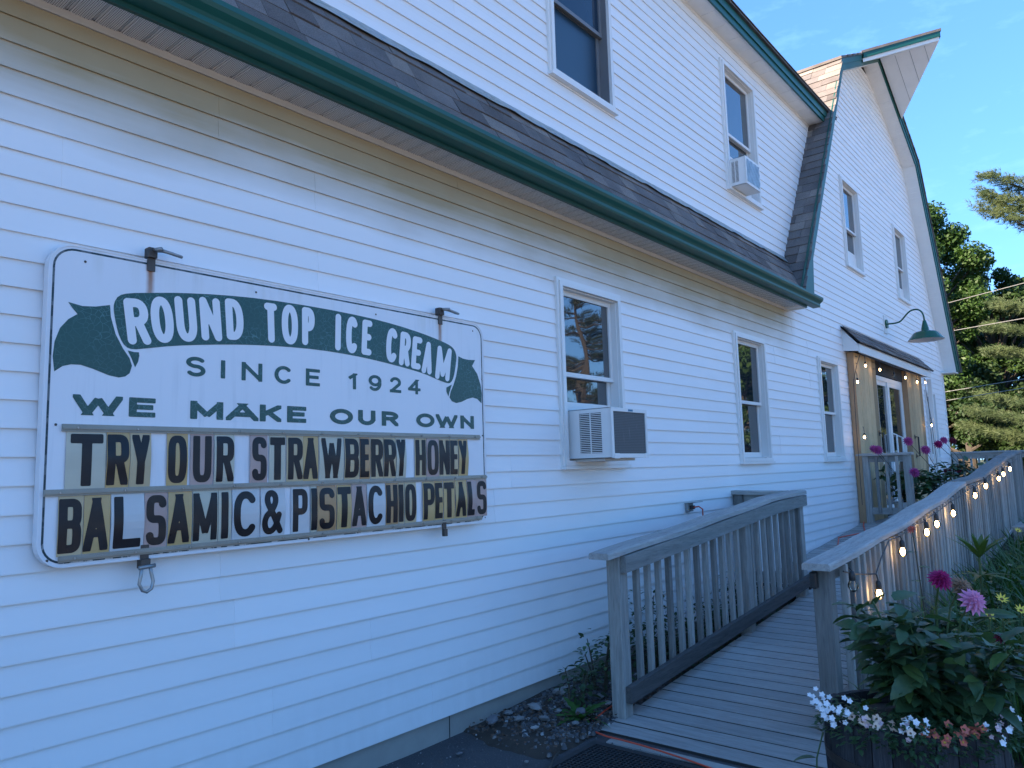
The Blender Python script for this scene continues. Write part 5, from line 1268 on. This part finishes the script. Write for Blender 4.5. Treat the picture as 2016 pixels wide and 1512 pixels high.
# angles: camera side of the barrel is about 150..250 deg
trailing('white', 'white clustered flowers spilling over the left rim of the barrel', spots(118, 160, 46, 1, (-.03, .08), (-.02, .07)), 300, 1)
trailing(('blush', 'peach'), 'pale pink and peach flowers at the left front rim of the barrel', spots(150, 192, 28, 2), 300, 2)
trailing(('white',), 'white flowers in the middle of the front rim of the barrel', spots(186, 206, 14, 3, (-.04, .02), (0, .05)), 240, 3)
trailing('red', 'coral red flowers with yellow eyes on the front rim of the barrel', spots(198, 240, 24, 4, (-.03, .03)), 380, 4)
trailing(('white', 'blush'), 'white and pink flowers at the right front rim of the barrel', spots(240, 290, 30, 5, (-.03, .06)), 380, 5)
# vine leaves hanging beside the barrel
vn = thing('vine', 'trailing vine with round leaves hanging down the left side of the barrel', 'plant', BC+Vector((-.15, .3, .45)))
pts = [BC+Vector(q) for q in ((-.16,.26,.50), (-.20,.275,.42), (-.21,.28,.30), (-.205,.285,.18), (-.19,.28,.06))]
MB().tube(pts, .003, 5).build('stem', M['stem_green'], vn)
vl = lm('leaf', 'dahlia_leaf', w_=.75, n=6)
for p, d, s in ((pts[1], (-.4,.7,.05), .085), (pts[2], (-.3,.8,-.1), .03), (pts[3], (-.5,.4,-.3), .07), (pts[2], (-.7,-.2,-.3), .05), (pts[4], (-.2,.6,0), .05), (pts[0], (-.1,.9,.4), .06)):
    o = bpy.data.objects.new('leaf', vl); C.objects.link(o); o.parent = vn; rot_obj(o, p, d, .2, s, Vector(vn.location))

# garden grass and daylily blades
def blades(nm, n, region, h, w_, mat, label, seed, arch=.5, cat='grass', zoff=0):
    r_ = np.random.RandomState(seed); x = r_.uniform(region[0], region[1], n); y = r_.uniform(region[2], region[3], n)
    z0 = GZ+.02+.02*np.maximum(0, x-6)+zoff; hh = h*r_.uniform(.55, 1.15, n); a = r_.uniform(0, 2*PI, n); dx, dy = np.cos(a), np.sin(a); ar = arch*hh*r_.uniform(.3, 1.3, n)
    k = 5; V = np.zeros((n, k+1, 2, 3), np.float32)
    for i in range(k+1):
        t = i/k; cx = x+dx*ar*t*t; cy = y+dy*ar*t*t; cz = z0+hh*(t-.38*arch*t**3); ww = w_*(1-t**2.2)*.5+.0003
        V[:, i, 0] = np.stack([cx-dy*ww, cy+dx*ww, cz], 1); V[:, i, 1] = np.stack([cx+dy*ww, cy-dx*ww, cz], 1)
    idx = np.arange(n)[:, None]*(k+1)*2+np.arange(k)[None]*2; Q = np.stack([idx, idx+1, idx+3, idx+2], -1).reshape(-1, 4)
    return stuff(tag(link(nm, raw_mesh(nm, V.reshape(-1, 3), Q, M[mat])), label, cat))
blades('grass', 14000, (4.3, 12.5, -3.9, -1.85), .58, .010, 'grass_blade', 'tall dark grass filling the garden beside the long railing', 3, .7)
blades('daylily_foliage', 2400, (4.8, 12.5, -3.3, -1.9), .74, .024, 'grass_blade', 'strappy daylily leaves in the garden behind the barrel', 4, .65, 'foliage')
blades('ground_cover', 2600, (4.2, 7, -3.2, -1.86), .30, .007, 'grass_blade', 'fine grass tufts at the foot of the long railing', 8, .8, 'grass')
# bushy perennials of the garden
mid = [(4.85,-2.55,.60,'leafy green perennial just behind the barrel dahlia', 1), (5.3,-2.75,.62,'broad leaved perennial at the right edge of the garden', 2), (6.4,-2.35,.55,'dark leafy clump in the middle of the garden', 3), (8.2,-2.6,.70,'pale green leafy clump growing farther up the garden', 4), (4.45,-2.9,.5,'low leafy plant right of the barrel', 5), (10.6,-2.5,.8,'bushy green plant below the far end of the long railing', 6), (5.6,-2.05,.5,'leafy clump tight against the long railing behind the lily', 7), (7.2,-2.1,.6,'dense green clump against the middle of the long railing', 8), (6.2,-3.0,.7,'tall leafy perennial at the right edge beyond the yellow daisies', 9)]
for x, y, h, lab, s in mid:
    t = thing('garden_plant', lab, 'plant', (x, y, GZ+.03)); bush(t, (x, y, GZ+.03+.02*max(0, x-6)), h, .34, 130, LEAF if s % 2 else LEAF[1:], (.05, .10), nstem=11, seed=20+s, zmin=.1, more=1)
# lily with whorled leaves
ly = thing('lily_plant', 'tall single-stemmed lily with whorled leaves rising from the garden grass', 'plant', (5.6, -2.42, GZ))
sp_ = lm('leaf', 'pale_leaf', w_=.20, n=6, droop=.3)
lp = proj_pt(1928, 1100, 5.35)
lb = Vector((lp.x-.02, lp.y, GZ)); MB().tube([lb, lb.lerp(lp, .5), lp+Vector((0,0,.04))], .008, 6).build('stem', M['stem_green'], ly)
for zz, n, s, el_ in ((.0, 7, .26, 1.3), (-.12, 6, .24, .25), (-.24, 5, .22, .2), (.05, 5, .16, 2.2)):
    for k in range(n):
        a = 2*PI*k/n+zz*9; o = bpy.data.objects.new('leaf', sp_); C.objects.link(o); o.parent = ly; rot_obj(o, lp+Vector((0,0,zz)), (math.cos(a), math.sin(a), el_), 0, s, Vector(ly.location))
# yellow coneflowers
ym = disc_flower('yellow_petal', 'brown_center', .034, 9, wide=.32)
for i, (u, v, dep, lab) in enumerate(((1972, 1180, 3.6, 'yellow daisy with dark centre just right of the pink dahlia'), (1948, 1212, 3.5, 'lower yellow daisy under the pink dahlia'), (2010, 1202, 3.6, 'yellow daisy at the right edge of the picture'), (2004, 1045, 6.5, 'distant yellow daisy in the garden grass'))):
    p = proj_pt(u, v, dep); t = thing('yellow_daisy', lab, 'flower', (p.x, p.y, GZ)); add_flower(t, ym, p, (-.5,-.4,.7), 1.0, (p.x+.02, p.y, GZ))
    o = bpy.data.objects.new('leaf', LEAF[2]); C.objects.link(o); o.parent = t; rot_obj(o, Vector((p.x, p.y, p.z-.12)), (.3,-.8,.5), 0, .08, Vector(t.location))
# withering dahlia bud stem by the railing
p = proj_pt(1795, 1043, 4.6); t = thing('dahlia_bud', 'lone red dahlia bud on a thin stem in front of the long railing', 'flower', (p.x, p.y, GZ)); add_flower(t, dahlia_flower('red_petal', .03, 4, 9), p, (-.6,.3,.6), 1, (p.x+.12, p.y-.05, GZ), 'dark_stem')
for k in range(5):
    o = bpy.data.objects.new('leaf', LEAF[0]); C.objects.link(o); o.parent = t; rot_obj(o, p+Vector((.01+.012*k, -.01, -.05-.09*k)), (math.cos(k*2.4), math.sin(k*2.4), .2), 0, .07, Vector(t.location))

# weeds between railing and wall, dandelion clump
for i, (x, y, h, lab) in enumerate(((4.15,-.28,.50,'thin reddish weed nearest the gravel between wall and railing'), (4.75,-.30,.72,'tall leafy weed behind the first balusters'), (5.05,-.22,.55,'leafy weed against the siding behind the railing'), (5.7,-.34,.5,'bushy weed behind the middle of the shorter railing'), (6.35,-.30,.62,'tall weed near the middle railing post'), (6.8,-.25,.35,'low weed at the far end behind the shorter railing'), (3.80,-.33,.30,'small upright weed among the stones by the ramp post'))):
    t = thing('weed', lab, 'weed', (x, y, GZ+.05)); bush(t, (x, y, GZ+.05), h, .13, 40, [sl_m, lm('leaf', 'weed_leaf', w_=.45, n=5)], (.03, .065), nstem=5, seed=40+i, zmin=.1, stem='dark_stem', more=2)
stuff(tag(link('ivy_cover', (lambda mb: mb.mesh('ivy_cover', M['weed_leaf']))((lambda mb: ([put(mb, *leaf_shape(1, .7, .1, 0, 3, .1), (rnd.uniform(4.2, 7.0), rnd.uniform(-.58, -.06), GZ+.05+rnd.random()**2*.34), (rnd.uniform(-1,1), rnd.uniform(-1,1), rnd.uniform(0,.8)), s=rnd.uniform(.025,.05)) for _ in range(1900)], mb)[1])(MB()))), 'dark ground cover leaves behind the shorter railing', 'ground cover'))
dn = thing('dandelion_clump', 'bright green dandelion clump growing in the gravel beside the ramp post', 'weed', (3.70, -.43, GZ+.02))
dm = lm('leaf', 'dandelion_leaf', w_=.24, ser=.28, n=9, droop=.45)
for k in range(22):
    a = k*2.4; o = bpy.data.objects.new('leaf', dm); C.objects.link(o); o.parent = dn; rot_obj(o, (3.70+.01*math.cos(a), -.43+.01*math.sin(a), GZ+.03), (math.cos(a), math.sin(a), rnd.uniform(.35, 1.6)), rnd.uniform(-.4,.4), rnd.uniform(.09, .19), Vector(dn.location))

# potted dahlias on the deck
def potted(x, y, h, rad, lab, fl, seed, pot='white_plastic'):
    z = -.862; t = thing('potted_dahlia', lab, 'plant', (x, y, z), 'potted dahlias on the deck')
    MB().lathe([(.11, 0), (.15, .26), (.16, .27), (.145, .27), (.14, .22), (0, .22)], (x, y, z), 20).build('pot', M[pot], t, smooth=False)
    tp = bush(t, (x, y, z+.24), h, rad, 130, LEAF[:2], (.07, .13), nstem=9, seed=seed, zmin=.1, stem='dark_stem', more=2)
    for k, (u, v, dep, me) in enumerate(fl): add_flower(t, me, proj_pt(u, v, dep), (-.7,-.5,.35), 1, (x, y, z+.5), 'dark_stem')
fr_ = dahlia_flower('rose', .068, 5, 14); fm_ = dahlia_flower('maroon_petal', .062, 5, 13); fp_ = dahlia_flower('rose', .058, 5, 13); fg_ = dahlia_flower('magenta', .066, 5, 13)
potted(11.65, -.50, .58, .34, 'potted dahlia behind the short deck railing with a pink bloom over its cap', [(1728, 886, 9.9, fr_), (1720, 884, 10.0, fp_)], 61)
potted(12.0, -.95, .62, .38, 'potted dahlia right of the short deck railing with rose blooms', [(1788, 869, 10.2, fr_), (1800, 930, 9.8, fr_), (1822, 886, 10.2, fr_)], 62, 'grey_plastic')
potted(12.7, -1.25, .68, .42, 'dark leaved potted dahlia beside the long railing with tall red blooms', [(1847, 875, 10.8, fg_), (1858, 867, 11, fp_), (1875, 868, 11.6, fm_), (1866, 930, 10.7, fm_), (1885, 924, 10.9, fm_)], 63, 'grey_plastic')
# awning corner post
po = MB().bbox(15.86, 15.93, -.20, -.13, -.862, 1.49, .003).build('corner_post', M['trim'], barn)

# ------------------------------------------------------------------ trees
def leafmass(cent, rad, n, ls, seed, mat, squash=1.0):
    """cent (k,3) clump centres, rad (k,) radii -> leaf quads on the clump shells"""
    r_ = np.random.RandomState(seed); k = len(cent); which = r_.choice(k, n, p=(rad**2)/np.sum(rad**2)); d = r_.normal(size=(n, 3)); d /= np.linalg.norm(d, axis=1)[:, None]
    q = rad[which]*(r_.uniform(.45, 1.05, n)); P = cent[which]+d*q[:, None]*np.array([1, 1, squash])
    nrm = d*.6+r_.normal(size=(n, 3))*.6+np.array([0, 0, .5]); nrm /= np.linalg.norm(nrm, axis=1)[:, None]
    t = np.cross(nrm, r_.normal(size=(n, 3))); t /= np.linalg.norm(t, axis=1)[:, None]; b_ = np.cross(nrm, t); s = ls*r_.uniform(.6, 1.3, n)[:, None]
    V = np.stack([P-t*s, P-b_*s*.55, P+t*s, P+b_*s*.55], 1).reshape(-1, 3); Q = np.arange(4*n).reshape(-1, 4); return V, Q
def broadleaf(x, y, h, rad, label, n, seed, mat='maple_leaf', ls=.11, z0=None, grp=None, kn=70, low=.22, nm='broadleaf_tree'):
    r_ = np.random.RandomState(seed); z0 = GZ-.1 if z0 is None else z0; t = thing(nm, label, 'tree', (x, y, z0), grp)
    tr = MB(); tr.tube([(x, y, z0), (x+.1, y, z0+h*.3), (x, y+.1, z0+h*.6), (x, y, z0+h*.9)], [rad*.075, rad*.06, rad*.035, .03], 10)
    cent = []
    for i in range(kn):
        u = r_.uniform(low, 1); env = math.sin(PI*min(1, (u-low)/(1-low)*.82+.14))**.75; a = r_.uniform(0, 2*PI); q = rad*env*r_.uniform(.35, 1)**.5*.86
        c_ = (x+q*math.cos(a), y+q*math.sin(a), z0+h*u*.95); cent.append(c_)
        if i % 2 == 0:
            zb = z0+h*max(.12, u*.62); tr.tube([(x, y, zb), (x+(c_[0]-x)*.5, y+(c_[1]-y)*.5, zb+(c_[2]-zb)*.62), c_], [rad*.022, rad*.014, .012], 5)
    tr.build('trunk', M['bark'], t); cent = np.array(cent); rd = rad*r_.uniform(.10, .25, kn)
    V, Q = leafmass(cent, rd, n, ls, seed+1, mat, .75); o = link('crown', raw_mesh('crown', V, Q, M[mat]), t); return t
def pine(x, y, h, reach, label, seed, ntuft=5200, mat='pine_needle', z0=None, low=.12, grp=None, nl=.17, extra=()):
    r_ = np.random.RandomState(seed); z0 = GZ-.1 if z0 is None else z0; t = thing('pine_tree', label, 'tree', (x, y, z0), grp)
    tr = MB(); tr.tube([(x, y, z0), (x, y, z0+h*.5), (x, y, z0+h)], [.24, .16, .03], 10); tips = []; br = []
    nb = 46
    for i in range(nb):
        u = low+(1-low)*(i/nb); a = r_.uniform(0, 2*PI); ln_ = reach*(1-u)**.65*r_.uniform(.65, 1.05)+.3; zz = z0+h*u; br.append((a, ln_, zz, r_.uniform(.05, .3)))
    br += list(extra)
    for a, ln_, zz, rise in br:
        p0 = np.array([x, y, zz]); d = np.array([math.cos(a), math.sin(a), 0.]); p1 = p0+d*ln_*.5+np.array([0, 0, -.04*ln_]); p2 = p0+d*ln_+np.array([0, 0, rise*ln_*.5]); tr.tube([p0, p1, p2], [.035+.012*ln_, .02+.004*ln_, .008], 5, False)
        m = int(10+ln_*16)
        for j in range(m):
            s = .22+.80*(j+r_.uniform())/m; pp = (1-s)**2*p0+2*s*(1-s)*p1+s*s*p2; side = r_.uniform(-1, 1)*(1.05-s*.75)*ln_*.36; pe = pp+np.array([-d[1], d[0], 0])*side+d*abs(side)*.45+np.array([0, 0, r_.uniform(-.03, .22)*(.3+ln_*.1)]); tips.append(pe)
            if j % 3 == 0: tr.tube([pp, pe], [.010, .004], 4, False)
    tr.build('trunk', M['pine_bark'], t); tips = np.array(tips)
    n = ntuft; w_ = r_.choice(len(tips), n); P = tips[w_]+r_.normal(size=(n, 3))*np.array([.13, .13, .055]); per = 9
    P = np.repeat(P, per, 0); m = len(P); ax = np.repeat(np.stack([tips[w_][:, 0]-x, tips[w_][:, 1]-y, np.full(n, .9)], 1), per, 0); ax /= np.linalg.norm(ax, axis=1)[:, None]
    d = ax*.9+r_.normal(size=(m, 3))*.6; d /= np.linalg.norm(d, axis=1)[:, None]; L_ = nl*r_.uniform(.6, 1.1, m)[:, None]; sd_ = np.cross(d, r_.normal(size=(m, 3))); sd_ /= np.linalg.norm(sd_, axis=1)[:, None]
    V = np.stack([P-sd_*.007, P+sd_*.007, P+d*L_], 1).reshape(-1, 3); Q = np.arange(3*m).reshape(-1, 3); link('needles', raw_mesh('needles', V, Q, M[mat]), t); return t
broadleaf(37, 3.9, 13.2, 3.7, 'tallest maple rising right behind the barn roof edge', 90000, 1, kn=110, ls=.085)
broadleaf(40, 1.4, 10.4, 3.4, 'lower bright green maple right of the tallest one', 75000, 2, kn=90, ls=.085)
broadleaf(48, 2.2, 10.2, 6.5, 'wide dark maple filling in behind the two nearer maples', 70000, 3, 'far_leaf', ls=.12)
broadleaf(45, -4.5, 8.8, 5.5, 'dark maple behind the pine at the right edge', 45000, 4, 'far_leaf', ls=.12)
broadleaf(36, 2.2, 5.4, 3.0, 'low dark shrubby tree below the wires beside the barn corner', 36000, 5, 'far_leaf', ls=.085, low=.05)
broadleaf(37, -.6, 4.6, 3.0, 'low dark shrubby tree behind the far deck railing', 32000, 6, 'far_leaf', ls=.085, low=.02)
pine(31, -3.1, 18, 2.2, 'sunlit white pine reaching in from the right with long boughs', 7, 19000, nl=.20, extra=[(math.radians(a), l, z, r_) for a, l, z, r_ in ((95, 4.5, .5, .24), (103, 4.3, 1.0, .26), (88, 4.0, 1.5, .32), (98, 3.6, 3.2, .25), (92, 3.5, 4.0, .3), (86, 3.3, 4.8, .35), (96, 3.4, 7.6, .7), (90, 3.3, 8.3, .7), (101, 3.2, 8.9, .6), (84, 3.3, 8.0, .8), (98, 3.6, .2, .3))]*2)
b = MB(); V, Q = grid(-60, 60, -60, -3.9, 41, 21, lambda x, y: GZ-.012); b.add(V, Q)
simple('bounce_concrete', (.44,.42,.39), .9, var=.15, sc=1)
structure(b.build('bounce_ground', M['bounce_concrete']))  # unseen pale ground, added to bounce sunlight onto the shaded wall
# trees across the lot, seen only mirrored in the windows and beyond the frame
G2 = 'trees across the parking lot'
for i, (x, y, h, kind) in enumerate(((24,-13.2,9.5,'p'), (31,-18,9.5,'p'), (36,-12.0,8.5,'b'), (43,-11,9.5,'b'), (50,-10,10.5,'b'), (57,-8,11,'b'), (15,-24,8.5,'p'), (4,-32,10,'b'), (-9,-34,10,'b'), (44,-20,10,'p'))):
    lab = ['pine with open branches opposite the sign', 'second pine across the lot, right of the open one', 'round maple across the lot beyond both pines', 'maple opposite the entrance door', 'tall maple far across the lot', 'farthest maple across the lot', 'pine set back across the lot', 'maple across the lot behind the camera', 'maple far left across the lot', 'dark pine behind the maples across the lot'][i]
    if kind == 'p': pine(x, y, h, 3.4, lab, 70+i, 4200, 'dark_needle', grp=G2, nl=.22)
    else: broadleaf(x, y, h, 4.2, lab, 24000, 80+i, 'maple_leaf', ls=.13, grp=G2, kn=55)

# ------------------------------------------------------------------ overhead wires
def wire(pa, pb, sag, lab, r_=.009):
    pa, pb = Vector(pa), Vector(pb); pts = [pa.lerp(pb, t/12)-Vector((0, 0, sag*4*(t/12)*(1-t/12))) for t in range(13)]
    tag(MB().tube(pts, r_, 6).build('overhead_wire', M['wire_alu']), lab, 'wire', 'overhead wires by the trees')
def wp(u, v, X_):
    r_ = R.T @ np.array([u-1008, v-756, f]); return Vector((X_, r_[1]/r_[0]*X_-3.05, r_[2]/r_[0]*X_))
for (a, b_, lab) in (((1700, 640), (2150, 522), 'highest overhead wire crossing the maples'), ((1700, 682), (2150, 603), 'overhead wire just right of the barn lamp'), ((1700, 798), (2150, 724), 'upper of the two low parallel wires'), ((1700, 815), (2150, 742), 'lower of the two low parallel wires')):
    wire(wp(*a, 28), wp(*b_, 20), .0, lab)
